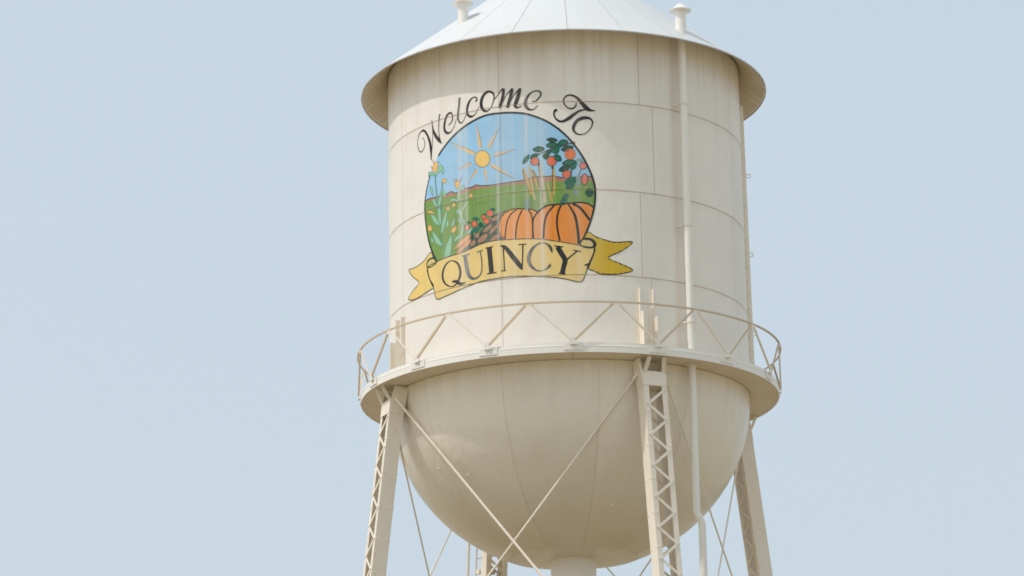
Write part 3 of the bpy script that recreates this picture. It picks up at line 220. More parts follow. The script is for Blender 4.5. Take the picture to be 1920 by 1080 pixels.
('S','mural','pumpkin_outline','line',5.5,0,[[(-1.335,20.812,0.0256),(-1.43,21.001,0.0256),(-1.451,21.194,0.0256),(-1.387,21.364,0.0256),(-1.264,21.457,0.0256),(-1.083,21.491,0.0256),(-0.871,21.465,0.0256),(-0.697,21.433,0.0256),(-0.594,21.36,0.0256)],[(-1.06,21.471,0.0256),(-1.205,21.367,0.0256),(-1.293,21.175,0.0256),(-1.335,20.835,0.0256)],[(-0.942,21.447,0.0256),(-1.028,21.265,0.0256),(-1.079,21.045,0.0256),(-1.095,20.821,0.0256)],[(-0.813,21.436,0.0233),(-0.745,21.335,0.0233),(-0.72,21.144,0.0233),(-0.72,20.812,0.0233)],[(-0.685,21.426,0.0174),(-0.582,21.371,0.0174)]]),
('F','mural','pumpkin_stem','stem1',5.6,0,[(-0.879,21.668),(-0.768,21.658),(-0.801,21.459),(-0.894,21.467)]),
('F','mural','pumpkin','pumpkin2',5.2,0,[(-0.709,20.776),(-0.715,21.072),(-0.689,21.248),(-0.57,21.399),(-0.388,21.507),(-0.133,21.527),(0.117,21.545),(0.297,21.56),(0.471,21.533),(0.605,21.452),(0.55,21.214),(0.458,20.975),(0.367,20.765),(0.257,20.608),(-0.139,20.686),(-0.479,20.749)]),
('S','mural','pumpkin_outline','line',5.8,0,[[(-0.708,20.799,0.0302),(-0.716,21.072,0.0302),(-0.689,21.248,0.0302),(-0.57,21.399,0.0302),(-0.388,21.507,0.0302),(-0.133,21.527,0.0302),(0.117,21.545,0.0302),(0.297,21.56,0.0302),(0.471,21.533,0.0302),(0.595,21.452,0.0302)],[(-0.236,21.514,0.0349),(-0.388,21.336,0.0349),(-0.461,21.127,0.0349),(-0.49,20.785,0.0349)],[(-0.099,21.514,0.0349),(-0.176,21.303,0.0349),(-0.195,21.043,0.0349),(-0.138,20.71,0.0349)],[(0.056,21.522,0.0291),(0.189,21.271,0.0465),(0.242,20.975,0.0488),(0.264,20.632,0.0523)],[(0.151,21.533,0.0465),(0.32,21.425,0.0465),(0.508,21.165,0.0465)]]),
('F','mural','pumpkin_stem','leafdark2',6,0,[(0.008,21.773),(0.076,21.736),(0.04,21.641),(-0.008,21.512),(-0.122,21.527),(-0.073,21.68)]),
('S','mural','disc_outline','line',6.3,0,[[(-3.033,23.016,0.0372),(-2.883,23.152,0.0372),(-2.622,23.343,0.0372),(-2.35,23.493,0.0372),(-2.07,23.602,0.0372),(-1.743,23.682,0.0372),(-1.41,23.682,0.0372),(-1.085,23.653,0.0372),(-0.774,23.585,0.0372),(-0.417,23.424,0.0372),(-0.184,23.266,0.0372),(-0.001,23.101,0.0372),(0.18,22.89,0.0372),(0.362,22.621,0.0372),(0.496,22.356,0.0372),(0.596,22.088,0.0372),(0.637,21.845,0.0372),(0.617,21.512,0.0372),(0.544,21.213,0.0372),(0.458,20.975,0.0372),(0.367,20.765,0.0372),(0.302,20.62,0.0372)],[(-3.317,22.627,0.0186),(-3.355,22.532,0.0209),(-3.438,22.316,0.0233),(-3.499,22.064,0.0256),(-3.498,21.796,0.0279),(-3.446,21.457,0.0302),(-3.368,21.149,0.0326),(-3.253,20.882,0.0372),(-3.118,20.636,0.0372)]]),
('F','banner','ribbon_tail','ribbon',6.4,0,[(-3.311,20.891),(-3.245,20.769),(-3.353,20.753),(-3.436,20.705),(-3.438,20.572),(-3.36,20.315),(-3.236,20.097),(-3.303,20.063),(-3.686,19.989),(-3.976,19.977),(-4.163,20.022),(-4.202,20.072),(-3.973,20.19),(-3.75,20.311),(-4.019,20.523),(-4.18,20.698),(-4.016,20.689),(-3.768,20.698),(-3.541,20.757)]),
('F','banner','ribbon_tail','ribbon2',6.4,0,[(0.472,20.898),(0.61,20.808),(0.865,20.724),(1.072,20.695),(1.419,20.731),(1.363,20.648),(1.172,20.504),(0.886,20.345),(1.113,20.238),(1.424,20.107),(1.213,20.021),(1.002,19.986),(0.718,19.986),(0.567,20.048),(0.449,20.099),(0.494,20.217),(0.576,20.454),(0.593,20.637),(0.531,20.728),(0.38,20.74)]),
('S','banner','ribbon_outline','line2',6.8,1,[[(-3.311,20.891,0.0174),(-3.245,20.769,0.0174),(-3.353,20.753,0.0174),(-3.436,20.705,0.0174),(-3.438,20.572,0.0174),(-3.36,20.315,0.0174),(-3.236,20.097,0.0174),(-3.303,20.063,0.0174),(-3.686,19.989,0.0174),(-3.976,19.977,0.0174),(-4.163,20.022,0.0174),(-4.202,20.072,0.0174),(-3.973,20.19,0.0174),(-3.75,20.311,0.0174),(-4.019,20.523,0.0174),(-4.18,20.698,0.0174),(-4.016,20.689,0.0174),(-3.768,20.698,0.0174),(-3.541,20.757,0.0174)]]),
('S','banner','ribbon_outline','line',6.8,1,[[(0.472,20.898,0.0209),(0.61,20.808,0.0209),(0.865,20.724,0.0209),(1.072,20.695,0.0209),(1.419,20.731,0.0209),(1.363,20.648,0.0209),(1.172,20.504,0.0209),(0.886,20.345,0.0209),(1.113,20.238,0.0209),(1.424,20.107,0.0209),(1.213,20.021,0.0209),(1.002,19.986,0.0209),(0.718,19.986,0.0209),(0.567,20.048,0.0209),(0.449,20.099,0.0209),(0.494,20.217,0.0209),(0.576,20.454,0.0209),(0.593,20.637,0.0209),(0.531,20.728,0.0209),(0.38,20.74,0.0209)]]),
('F','banner','','ribbon',7,0,[(-3.158,20.63),(-2.883,20.665),(-2.576,20.685),(-2.257,20.72),(-1.898,20.807),(-1.557,20.838),(-1.178,20.819),(-0.709,20.79),(-0.403,20.745),(-0.151,20.695),(0.15,20.635),(0.351,20.587),(0.591,20.546),(0.575,20.427),(0.469,20.216),(0.428,20.098),(0.335,19.85),(0.233,19.804),(0.033,19.853),(-0.167,19.898),(-0.545,19.947),(-0.93,19.983),(-1.192,20.0),(-1.461,19.998),(-1.911,19.979),(-2.395,19.899),(-2.825,19.82),(-3.133,19.81),(-3.224,20.073),(-3.38,20.346),(-3.426,20.575)]),
('F','banner','ribbon_curl','ribbonlight',7.3,0,[(-3.417,20.573),(-3.445,20.667),(-3.353,20.735),(-3.215,20.736),(-3.132,20.625),(-3.264,20.573)]),
('F','banner','ribbon_curl','ribbonlight',7.3,0,[(0.354,20.745),(0.481,20.748),(0.577,20.695),(0.597,20.598),(0.489,20.552),(0.351,20.577),(0.289,20.64)]),
('S','banner','curl_outline','line',7.7,1,[[(-3.417,20.573,0.0256),(-3.445,20.667,0.0256),(-3.353,20.735,0.0256),(-3.215,20.736,0.0256),(-3.132,20.625,0.0256),(-3.264,20.573,0.0256)]]),
('S','banner','curl_outline','line',7.7,1,[[(0.354,20.745,0.0349),(0.481,20.748,0.0465),(0.577,20.695,0.0581),(0.597,20.598,0.0581),(0.489,20.552,0.0291),(0.351,20.577,0.0233),(0.289,20.64,0.0233)]]),
('S','banner','band_outline','line2',7.5,1,[[(-3.158,20.63,0.0198),(-2.883,20.665,0.0198),(-2.576,20.685,0.0198),(-2.257,20.72,0.0198),(-1.898,20.807,0.0198),(-1.557,20.838,0.0198),(-1.178,20.819,0.0198),(-0.709,20.79,0.0198),(-0.403,20.745,0.0198),(-0.151,20.695,0.0198),(0.15,20.635,0.0198),(0.351,20.587,0.0198),(0.591,20.546,0.0198),(0.575,20.427,0.0198),(0.469,20.216,0.0198),(0.428,20.098,0.0198),(0.335,19.85,0.0198),(0.233,19.804,0.0198),(0.033,19.853,0.0198),(-0.167,19.898,0.0198),(-0.545,19.947,0.0198),(-0.93,19.983,0.0198),(-1.192,20.0,0.0198),(-1.461,19.998,0.0198),(-1.911,19.979,0.0198),(-2.395,19.899,0.0198),(-2.825,19.82,0.0198),(-3.133,19.81,0.0198),(-3.224,20.073,0.0198),(-3.38,20.346,0.0198),(-3.426,20.575,0.0198)]]),
('S','banner','fold_mark','line',7.8,0,[[(-3.418,20.541,0.0209),(-3.36,20.315,0.0256),(-3.243,20.13,0.0465),(-3.224,20.099,0.0233)],[(0.591,20.559,0.0291),(0.57,20.427,0.0291),(0.482,20.217,0.0407),(0.433,20.099,0.0407)],[(0.372,20.169,0.0233),(0.468,20.19,0.0465)]]),
('S','banner','letter','ink',8.2,0,[[(-2.677,20.577,0.0174),(-2.815,20.532,0.0349),(-2.922,20.395,0.0465),(-2.932,20.224,0.0465),(-2.849,20.081,0.0349),(-2.693,19.998,0.0209),(-2.553,20.025,0.0349),(-2.454,20.16,0.0523),(-2.439,20.329,0.0523),(-2.52,20.494,0.0349),(-2.677,20.577,0.0174)],[(-2.668,20.099,0.0291),(-2.552,20.085,0.0581),(-2.431,20.008,0.0581),(-2.299,20.022,0.0116)]]),
('S','banner','letter','inkpale',8.2,0,[[(-2.305,20.636,0.0814),(-2.274,20.419,0.0814),(-2.24,20.228,0.0814),(-2.19,20.128,0.0698),(-2.101,20.069,0.0465),(-1.997,20.079,0.0372),(-1.914,20.151,0.0302),(-1.883,20.278,0.0256),(-1.889,20.463,0.0256),(-1.923,20.652,0.0256)],[(-2.39,20.614,0.0233),(-2.182,20.63,0.0233)],[(-2.009,20.639,0.0233),(-1.857,20.669,0.0233)]]),
('S','banner','letter','ink',8.2,0,[[(-1.705,20.71,0.0953),(-1.681,20.433,0.0953),(-1.658,20.141,0.0953)],[(-1.796,20.697,0.0256),(-1.615,20.711,0.0256)],[(-1.765,20.124,0.0256),(-1.541,20.126,0.0256)]]),
('S','banner','letter','ink',8.2,0,[[(-1.374,20.657,0.0279),(-1.365,20.393,0.0256),(-1.356,20.151,0.0256)],[(-1.437,20.145,0.0233),(-1.318,20.144,0.0233)],[(-1.45,20.706,0.0174),(-1.328,20.652,0.0698),(-1.158,20.423,0.0872),(-1.017,20.226,0.0814),(-0.959,20.121,0.0233)],[(-0.938,20.678,0.0291),(-0.948,20.403,0.0267),(-0.964,20.129,0.0267)],[(-1.035,20.687,0.0233),(-0.86,20.684,0.0233)]]),
('S','banner','letter','inkmid',8.2,0,[[(-0.312,20.457,0.0174),(-0.336,20.558,0.0581),(-0.4,20.64,0.0407),(-0.506,20.685,0.0233),(-0.634,20.654,0.0372),(-0.752,20.544,0.0581),(-0.811,20.391,0.0698),(-0.791,20.233,0.064),(-0.683,20.107,0.0407),(-0.568,20.068,0.0233),(-0.441,20.105,0.0291),(-0.369,20.167,0.0523),(-0.353,20.218,0.014)]]),
('S','banner','letter','ink',8.2,0,[[(-0.191,20.583,0.093),(-0.106,20.418,0.093),(-0.039,20.285,0.093),(-0.066,20.156,0.0872),(-0.105,19.992,0.0872)],[(-0.021,20.277,0.0302),(0.094,20.374,0.0279),(0.227,20.483,0.0256)],[(-0.259,20.604,0.0256),(-0.073,20.574,0.0256)],[(0.142,20.499,0.0233),(0.303,20.467,0.0233)],[(-0.183,19.997,0.0256),(-0.035,19.98,0.0256)]]),
('S','welcome','letter','ink',8.2,0,[[(-3.568,23.582,0.0116),(-3.493,23.483,0.0116),(-3.482,23.384,0.0116),(-3.534,23.286,0.014),(-3.625,23.255,0.0186),(-3.709,23.333,0.014),(-3.751,23.472,0.0116),(-3.732,23.611,0.0116),(-3.658,23.702,0.0174),(-3.545,23.736,0.0349)],[(-3.545,23.736,0.0349),(-3.453,23.676,0.0419),(-3.362,23.536,0.0465),(-3.3,23.385,0.0535),(-3.27,23.219,0.0558),(-3.263,23.09,0.0372),(-3.262,22.971,0.0116)],[(-3.262,22.987,0.0116),(-3.243,23.165,0.0128),(-3.212,23.411,0.0128),(-3.208,23.664,0.0128),(-3.228,23.884,0.0163)],[(-3.228,23.868,0.0174),(-3.199,23.693,0.0291),(-3.133,23.534,0.0581),(-3.04,23.408,0.0698),(-2.977,23.335,0.0465),(-2.924,23.278,0.0116)],[(-2.945,23.314,0.0116),(-2.992,23.452,0.0151),(-3.013,23.648,0.0151),(-2.997,23.834,0.0209),(-2.976,23.965,0.0279)]]),
('S','welcome','letter','ink',8.2,0,[[(-2.724,23.652,0.014),(-2.654,23.679,0.0174),(-2.609,23.745,0.0233),(-2.6,23.838,0.0233),(-2.631,23.905,0.0302),(-2.69,23.918,0.0372),(-2.763,23.874,0.0419),(-2.819,23.761,0.0442),(-2.842,23.639,0.0465),(-2.823,23.539,0.0488),(-2.752,23.476,0.0465),(-2.672,23.474,0.0233),(-2.593,23.536,0.0116),(-2.537,23.634,0.0116),(-2.494,23.744,0.0116)]]),
('S','welcome','letter','ink',8.2,0,[[(-2.4,24.215,0.0442),(-2.421,24.021,0.0407),(-2.451,23.822,0.0407),(-2.441,23.709,0.0372),(-2.395,23.631,0.0302),(-2.339,23.633,0.0186),(-2.283,23.693,0.0116),(-2.233,23.801,0.0116)]]),
('S','welcome','letter','ink',8.2,0,[[(-1.988,24.038,0.0326),(-1.953,24.08,0.0279),(-1.979,24.137,0.0233),(-2.044,24.144,0.0186),(-2.124,24.096,0.0349),(-2.185,23.989,0.0465),(-2.208,23.867,0.0465),(-2.183,23.768,0.0465),(-2.112,23.719,0.0419),(-2.033,23.732,0.0186),(-1.971,23.791,0.0116),(-1.904,23.906,0.0116)]]),
('S','welcome','letter','ink',8.2,0,[[(-1.643,24.213,0.0395),(-1.726,24.199,0.0465),(-1.803,24.125,0.0535),(-1.847,24.014,0.0581),(-1.841,23.895,0.0581),(-1.783,23.803,0.0512),(-1.708,23.775,0.0233),(-1.624,23.828,0.014),(-1.565,23.945,0.0163),(-1.535,24.067,0.0233),(-1.561,24.162,0.0349),(-1.643,24.213,0.0395)]]),
('S','welcome','letter','ink',8.2,0,[[(-1.55,23.998,0.0116),(-1.451,24.095,0.0163),(-1.374,24.196,0.0233),(-1.311,24.225,0.0465)],[(-1.311,24.229,0.0465),(-1.326,24.078,0.0581),(-1.366,23.935,0.0581),(-1.411,23.798,0.0581)],[(-1.38,23.838,0.0116),(-1.251,24.068,0.014),(-1.113,24.205,0.0349)],[(-1.113,24.21,0.0465),(-1.147,24.056,0.0651),(-1.191,23.913,0.0651),(-1.231,23.782,0.0581)],[(-1.205,23.815,0.0116),(-1.079,24.048,0.014),(-0.937,24.186,0.0349)],[(-0.937,24.191,0.0523),(-0.981,24.025,0.0698),(-1.038,23.87,0.0698),(-1.054,23.793,0.0523),(-0.998,23.762,0.0291),(-0.913,23.788,0.0116)]]),
('S','welcome','letter','ink',8.2,0,[[(-0.691,23.881,0.014),(-0.608,23.87,0.0209),(-0.529,23.936,0.0279),(-0.484,24.024,0.0349),(-0.526,24.091,0.0349),(-0.628,24.099,0.0233),(-0.736,24.038,0.0349),(-0.81,23.921,0.0535),(-0.826,23.799,0.0605),(-0.771,23.708,0.0465),(-0.671,23.683,0.0209),(-0.599,23.726,0.014),(-0.56,23.783,0.0116)]]),
('S','welcome','letter','ink',8.2,0,[[(0.275,23.802,0.0174),(0.257,23.724,0.0302),(0.186,23.67,0.0302),(0.093,23.688,0.0233),(0.017,23.776,0.0233),(0.003,23.875,0.0233),(0.07,23.957,0.0279),(0.181,23.97,0.0349),(0.296,23.908,0.0465),(0.399,23.786,0.0698),(0.503,23.671,0.0814),(0.584,23.634,0.0465),(0.679,23.627,0.0116)],[(0.502,23.647,0.014),(0.349,23.62,0.0395),(0.223,23.539,0.0535),(0.104,23.45,0.064),(-0.03,23.384,0.0419),(-0.135,23.411,0.0349),(-0.203,23.507,0.0279),(-0.206,23.598,0.0349),(-0.172,23.644,0.0581),(-0.135,23.632,0.0291)]]),
('S','welcome','letter','ink',8.2,0,[[(0.38,23.449,0.064),(0.285,23.399,0.0581),(0.218,23.294,0.0581),(0.199,23.196,0.0465),(0.256,23.11,0.0349),(0.349,23.083,0.0233),(0.467,23.118,0.0174),(0.575,23.236,0.0209),(0.616,23.359,0.0279),(0.573,23.439,0.0372),(0.474,23.464,0.0581),(0.38,23.449,0.064)]]),
]

# ------------------------------------------------------------------ measures (metres, ground = 0, tower axis = z)
RS = 4.0                                   # shell radius
Z_EAVE, Z_APEX, R_EAVE = 25.27, 28.80, 4.617
SEAMS = [23.83, 21.85, 19.96, 18.12]       # girth seams, top to bottom
Z_BAL = 18.12; R_BAL = 4.645; Z_RAIL = 19.18; R_RAIL = 4.72
BOWL_D = 3.75
def zroof(r): return Z_EAVE + (R_EAVE-r)/R_EAVE*(Z_APEX-Z_EAVE)
def P(r, t, z): return Vector((r*sin(t), -r*cos(t), z))   # t from the camera side, + to the right

# ------------------------------------------------------------------ materials
def mat(name): 
    m = bpy.data.materials.new(name); m.use_nodes = True; t = m.node_tree
    return m, t, t.nodes['Principled BSDF']
def N(t, kind, **kw):
    n = t.nodes.new(kind)
    for k, v in kw.items():
        if k in n.inputs.keys() if isinstance(k, str) else False: n.inputs[k].default_value = v
        else: setattr(n, k, v)
    return n
def cylcoord(t):
    """vector (arc length round the tank, height, 0) from the world position"""
    g = t.nodes.new('ShaderNodeNewGeometry'); s = t.nodes.new('ShaderNodeSeparateXYZ'); t.links.new(g.outputs['Position'], s.inputs[0])
    neg = N(t, 'ShaderNodeMath', operation='MULTIPLY'); neg.inputs[1].default_value = -1; t.links.new(s.outputs[1], neg.inputs[0])
    at = N(t, 'ShaderNodeMath', operation='ARCTAN2'); t.links.new(s.outputs[0], at.inputs[0]); t.links.new(neg.outputs[0], at.inputs[1])
    ml = N(t, 'ShaderNodeMath', operation='MULTIPLY'); ml.inputs[1].default_value = RS; t.links.new(at.outputs[0], ml.inputs[0])
    c = t.nodes.new('ShaderNodeCombineXYZ'); t.links.new(ml.outputs[0], c.inputs[0]); t.links.new(s.outputs[2], c.inputs[1])
    return c, ml, s
def scaled_noise(t, vec, sc, scale=1.0, detail=4, rough=.55):
    mp = t.nodes.new('ShaderNodeMapping'); mp.inputs['Scale'].default_value = sc; t.links.new(vec, mp.inputs[0])
    n = t.nodes.new('ShaderNodeTexNoise'); n.inputs['Scale'].default_value = scale; n.inputs['Detail'].default_value = detail
    n.inputs['Roughness'].default_value = rough; t.links.new(mp.outputs[0], n.inputs[0]); return n.outputs[0]
def ramp(t, fac, stops, interp='LINEAR'):
    r = t.nodes.new('ShaderNodeValToRGB'); r.color_ramp.interpolation = interp; e = r.color_ramp.elements
    while len(e) > 1: e.remove(e[-1])
    for i, (p, c) in enumerate(stops):
        if isinstance(c, (int, float)): c = (c, c, c, 1)
        if len(c) == 3: c = tuple(c)+(1,)
        if i == 0: e[0].position = p; e[0].color = c
        else: x = e.new(p); x.color = c
    t.links.new(fac, r.inputs[0]); return r.outputs[0]
def mix(t, fac, a, b, mode='MIX'):
    m = t.nodes.new('ShaderNodeMix'); m.data_type = 'RGBA'; m.blend_type = mode
    for sock, v in ((m.inputs[0], fac), (m.inputs[6], a), (m.inputs[7], b)):
        if isinstance(v, (int, float)): sock.default_value = v
        elif isinstance(v, tuple): sock.default_value = v if len(v) == 4 else v+(1,)
        else: t.links.new(v, sock)
    return m.outputs[2]
def panelvar(t, col, amt):
    oi = t.nodes.new('ShaderNodeObjectInfo')
    return mix(t, 1.0, col, ramp(t, oi.outputs['Random'], [(0, 1-amt), (1, 1.0)]), 'MULTIPLY')
def math2(t, op, a, b, clamp=False):
    m = N(t, 'ShaderNodeMath', operation=op); m.use_clamp = clamp
    for sock, v in ((m.inputs[0], a), (m.inputs[1], b)):
        if isinstance(v, (int, float)): sock.default_value = v
        else: t.links.new(v, sock)
    return m.outputs[0]
def bump(t, b, h, strength=.2, dist=.02):
    n = t.nodes.new('ShaderNodeBump'); n.inputs['Strength'].default_value = strength; n.inputs['Distance'].default_value = dist
    t.links.new(h, n.inputs['Height']); t.links.new(n.outputs[0], b.inputs['Normal'])

PAINT = (.85, .807, .742)
RUST = (.46, .30, .17)
def shell_paint(name, base=PAINT, eave=True):
    m, t, b = mat(name)
    c, arc, sp = cylcoord(t); v = c.outputs[0]
    big = scaled_noise(t, v, (1, 1, 1), .7, 3)
    col = mix(t, ramp(t, big, [(.3, 0), (.7, 1)]), tuple(x*.97 for x in base), tuple(min(1, x*1.03) for x in base))
    # vertical run-down streaks
    st = scaled_noise(t, v, (3.2, .10, 1), 1.0, 5, .65)
    sf = ramp(t, st, [(.46, 0), (.68, 1)])
    col = mix(t, math2(t, 'MULTIPLY', sf, .14), col, tuple(x*y for x, y in zip(base, (.86, .78, .66))))
    st2 = scaled_noise(t, v, (14, .16, 1), 1.0, 3, .6)
    col = mix(t, math2(t, 'MULTIPLY', ramp(t, st2, [(.55, 0), (.75, 1)]), .09), col, (.58, .47, .34))
    if eave:   # rusty runs from under the roof edge, fading out downwards at ragged lengths
        zz = math2(t, 'SUBTRACT', sp.outputs[2], 22.6); zz = math2(t, 'DIVIDE', zz, 2.6, True)
        runs = scaled_noise(t, v, (5.0, .06, 1), 1.0, 4, .7)
        rf = math2(t, 'MULTIPLY', ramp(t, runs, [(.44, 0), (.66, 1)]), math2(t, 'POWER', zz, 1.6))
        col = mix(t, math2(t, 'MULTIPLY', rf, .28), col, (.50, .37, .22))
    # overflow pipe's shadow and bounce, painted as a stained brown streak down the wall
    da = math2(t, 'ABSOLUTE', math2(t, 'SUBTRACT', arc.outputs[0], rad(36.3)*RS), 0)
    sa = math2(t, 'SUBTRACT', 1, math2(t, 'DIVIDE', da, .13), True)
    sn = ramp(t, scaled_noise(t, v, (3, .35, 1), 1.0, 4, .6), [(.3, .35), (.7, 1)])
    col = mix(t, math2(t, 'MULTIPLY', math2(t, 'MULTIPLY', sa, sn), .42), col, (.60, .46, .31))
    # rust bleeding from the girth seams
    for zs in SEAMS[:3]:
        d = math2(t, 'SUBTRACT', zs, sp.outputs[2])           # below the seam > 0
        near = math2(t, 'MULTIPLY', math2(t, 'GREATER_THAN', d, -.02), math2(t, 'SUBTRACT', 1, math2(t, 'DIVIDE', math2(t, 'ABSOLUTE', d, 0), .30), True))
        rn = ramp(t, scaled_noise(t, v, (2.2, .0, 1), 1.3, 5, .7), [(.42, .12), (.7, 1)])
        col = mix(t, math2(t, 'MULTIPLY', math2(t, 'POWER', near, 2.5), math2(t, 'MULTIPLY', rn, .28)), col, RUST)
    col = panelvar(t, col, .035)
    t.links.new(col, b.inputs['Base Color'])
    b.inputs['Roughness'].default_value = .5
    hb = scaled_noise(t, v, (.9, .5, 1), 1.3, 3); bump(t, b, hb, .8, .05)
    return m
def plain_paint(name, base=PAINT, rough=.5, dirt=.25, sc=1.6):
    m, t, b = mat(name)
    g = t.nodes.new('ShaderNodeNewGeometry'); v = g.outputs['Position']
    n = scaled_noise(t, v, (1, 1, .35), sc, 5, .6)
    col = mix(t, math2(t, 'MULTIPLY', ramp(t, n, [(.45, 0), (.75, 1)]), dirt), base, tuple(x*y for x, y in zip(base, (.82, .70, .55))))
    n2 = scaled_noise(t, v, (1, 1, 1), 7, 3); col = mix(t, math2(t, 'MULTIPLY', ramp(t, n2, [(.62, 0), (.74, 1)]), dirt*.9), col, RUST)
    t.links.new(col, b.inputs['Base Color']); b.inputs['Roughness'].default_value = rough
    return m
M = {}
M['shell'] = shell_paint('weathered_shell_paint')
M['bowl'] = None
M['steel'] = plain_paint('cream_steel_paint', (.86, .785, .67))
M['roof'] = plain_paint('white_roof_paint', (.695, .70, .695), .5, .16, .7)
M['joint'] = plain_paint('rusty_joint', (.60, .48, .35), .8, .4)
M['joint_pale'] = plain_paint('stained_joint', (.70, .62, .50), .7, .3)
M['rail'] = plain_paint('shaded_rail_paint', (.64, .53, .38), .6, .3)  # same cream paint; the shade on the rail is put into this tan
M['pipe'] = plain_paint('white_pipe_paint', (.86, .83, .775), .45, .08)
M['rim'] = plain_paint('rim_paint', (.46, .45, .43), .6, .2)
M['concrete'] = plain_paint('footing_concrete', (.42, .40, .36), .9, .3)
def bowl_paint():
    m, t, b = mat('weathered_bowl_paint'); c, arc, sp = cylcoord(t); v = c.outputs[0]
    base = (.885, .825, .715)
    big = scaled_noise(t, v, (1, 1, 1), .55, 4)
    col = mix(t, ramp(t, big, [(.35, 0), (.7, 1)]), tuple(x*.97 for x in base), base)
    sm = scaled_noise(t, v, (2.5, .5, 1), 1.4, 5, .7)
    col = mix(t, math2(t, 'MULTIPLY', ramp(t, sm, [(.5, 0), (.72, 1)]), .13), col, (.60, .47, .33))
    dz = ramp(t, math2(t, 'DIVIDE', math2(t, 'SUBTRACT', 18.1, sp.outputs[2]), 1.0, True), [(0, 1), (.9, 0)])
    rn = ramp(t, scaled_noise(t, v, (4, .05, 1), 1.0, 4, .7), [(.4, 0), (.65, 1)])
    col = mix(t, math2(t, 'MULTIPLY', dz, math2(t, 'MULTIPLY', rn, .22)), col, (.50, .36, .2))
    sp2 = t.nodes.new('ShaderNodeTexVoronoi'); sp2.inputs['Scale'].default_value = 1.3; t.links.new(v, sp2.inputs[0])
    col = mix(t, math2(t, 'MULTIPLY', ramp(t, sp2.outputs[0], [(0, 1), (.05, 0)]), .5), col, (.40, .25, .12))
    col = panelvar(t, col, .03)
    t.links.new(col, b.inputs['Base Color']); b.inputs['Roughness'].default_value = .33
    bump(t, b, scaled_noise(t, v, (.9, .9, 1), 1.5, 4), .8, .05)
    return m
M['bowl'] = bowl_paint()

# mural paints: flat colour, bleached away in vertical runs (wear that stays with the paint)
def arcpx(x): return 4*math.asin(max(-1, min(1, (x-1062)/334)))
FADE = [(872, 7, .42), (884, 5, .30), (905, 3, .12), (941, 4, .40), (969, 5, .45), (994, 4.5, .45), (1020, 5, .62), (1043, 3, .10), (1086, 8, .34), (1100, 3, .18), (840, 3, .15), (815, 2.5, .15), (925, 2, .15), (955, 2, .15)]
def mural_paint(name, col0, rough=.55, fade=1.0):
    m, t, b = mat('mural_'+name); c, arc, sp = cylcoord(t); v = c.outputs[0]
    lo, hi = -3.6, .9
    f = math2(t, 'DIVIDE', math2(t, 'SUBTRACT', arc.outputs[0], lo), hi-lo, True)
    xs = []
    for x, wd, a in FADE:
        s0 = (arcpx(x)-lo)/(hi-lo); d = wd/334*4/(hi-lo)*1.0
        xs.append((s0, d, a))
    grid = sorted(set([0, 1]+[round(s+k*d, 4) for s, d, a in xs[:9] for k in (-1, 0, 1)]))[:32]
    stops = [(g, min(.85, sum(1.45*a*max(0, 1-abs(g-s)/(d*1.6)) for s, d, a in xs))) for g in grid]
    fd = ramp(t, f, stops)
    lengths = ramp(t, scaled_noise(t, v, (5, .35, 1), 1.0, 3), [(.35, .45), (.6, 1)])
    fine = ramp(t, scaled_noise(t, v, (26, .35, 1), 1.0, 4, .6), [(.50, 0), (.78, .55)])
    fac = math2(t, 'ADD', math2(t, 'MULTIPLY', fd, lengths), math2(t, 'MULTIPLY', fine, .22), True)
    if fade != 1: fac = math2(t, 'MULTIPLY', fac, fade)
    n = ramp(t, scaled_noise(t, v, (1, 1, 1), 2.5, 3), [(.3, .92), (.7, 1.04)])
    col = mix(t, 1.0, tuple(col0), n, 'MULTIPLY')
    col = mix(t, fac, col, tuple(x*.93 for x in PAINT))
    t.links.new(col, b.inputs['Base Color']); b.inputs['Roughness'].default_value = .7; b.inputs['Specular IOR Level'].default_value = .15
    return m
def srgb(r, g, b, k=1.0):
    f = lambda c: ((c/255+.055)/1.055)**2.4 if c > 10 else c/255/12.92
    m_ = (f(r)+f(g)+f(b))/3
    return tuple(max(.012, min(.9, (m_+(f(c)-m_)*1.12)*k)) for c in (r, g, b))
MC = dict(blue=(158, 203, 236), hillbrown=(172, 122, 104), green=(112, 150, 74), green2=(92, 138, 60), sun=(243, 205, 125), sunline=(150, 135, 110),
 ray=(232, 196, 144), stake=(190, 160, 80), stakepale=(200, 185, 150), line=(34, 42, 42), line2=(66, 68, 62), line3=(150, 125, 90), leafgreen=(20, 108, 88),
 leafdark=(18, 84, 70), leafdark2=(28, 102, 84), leafpale=(120, 150, 150), red=(226, 108, 78), orange2=(226, 116, 62), redpale=(228, 130, 112),
 teal=(146, 196, 164), tealpale=(165, 200, 182), leafline=(92, 140, 124), corn=(236, 190, 120), soil=(70, 82, 74), potato=(165, 128, 102), carrot=(232, 160, 118),
 pumpkin=(236, 154, 84), pumpkin2=(230, 142, 56), stem1=(105, 140, 135), ribbon=(234, 206, 138), ribbon2=(214, 182, 84), ribbonlight=(216, 196, 134),
 ink=(30, 34, 38), inkmid=(48, 54, 58), inkpale=(86, 90, 98))
MU = {k: mural_paint(k, srgb(*v, k=.97), fade=(.4 if k in ('ink', 'line', 'leafgreen', 'leafdark') else .9)) for k, v in MC.items()}

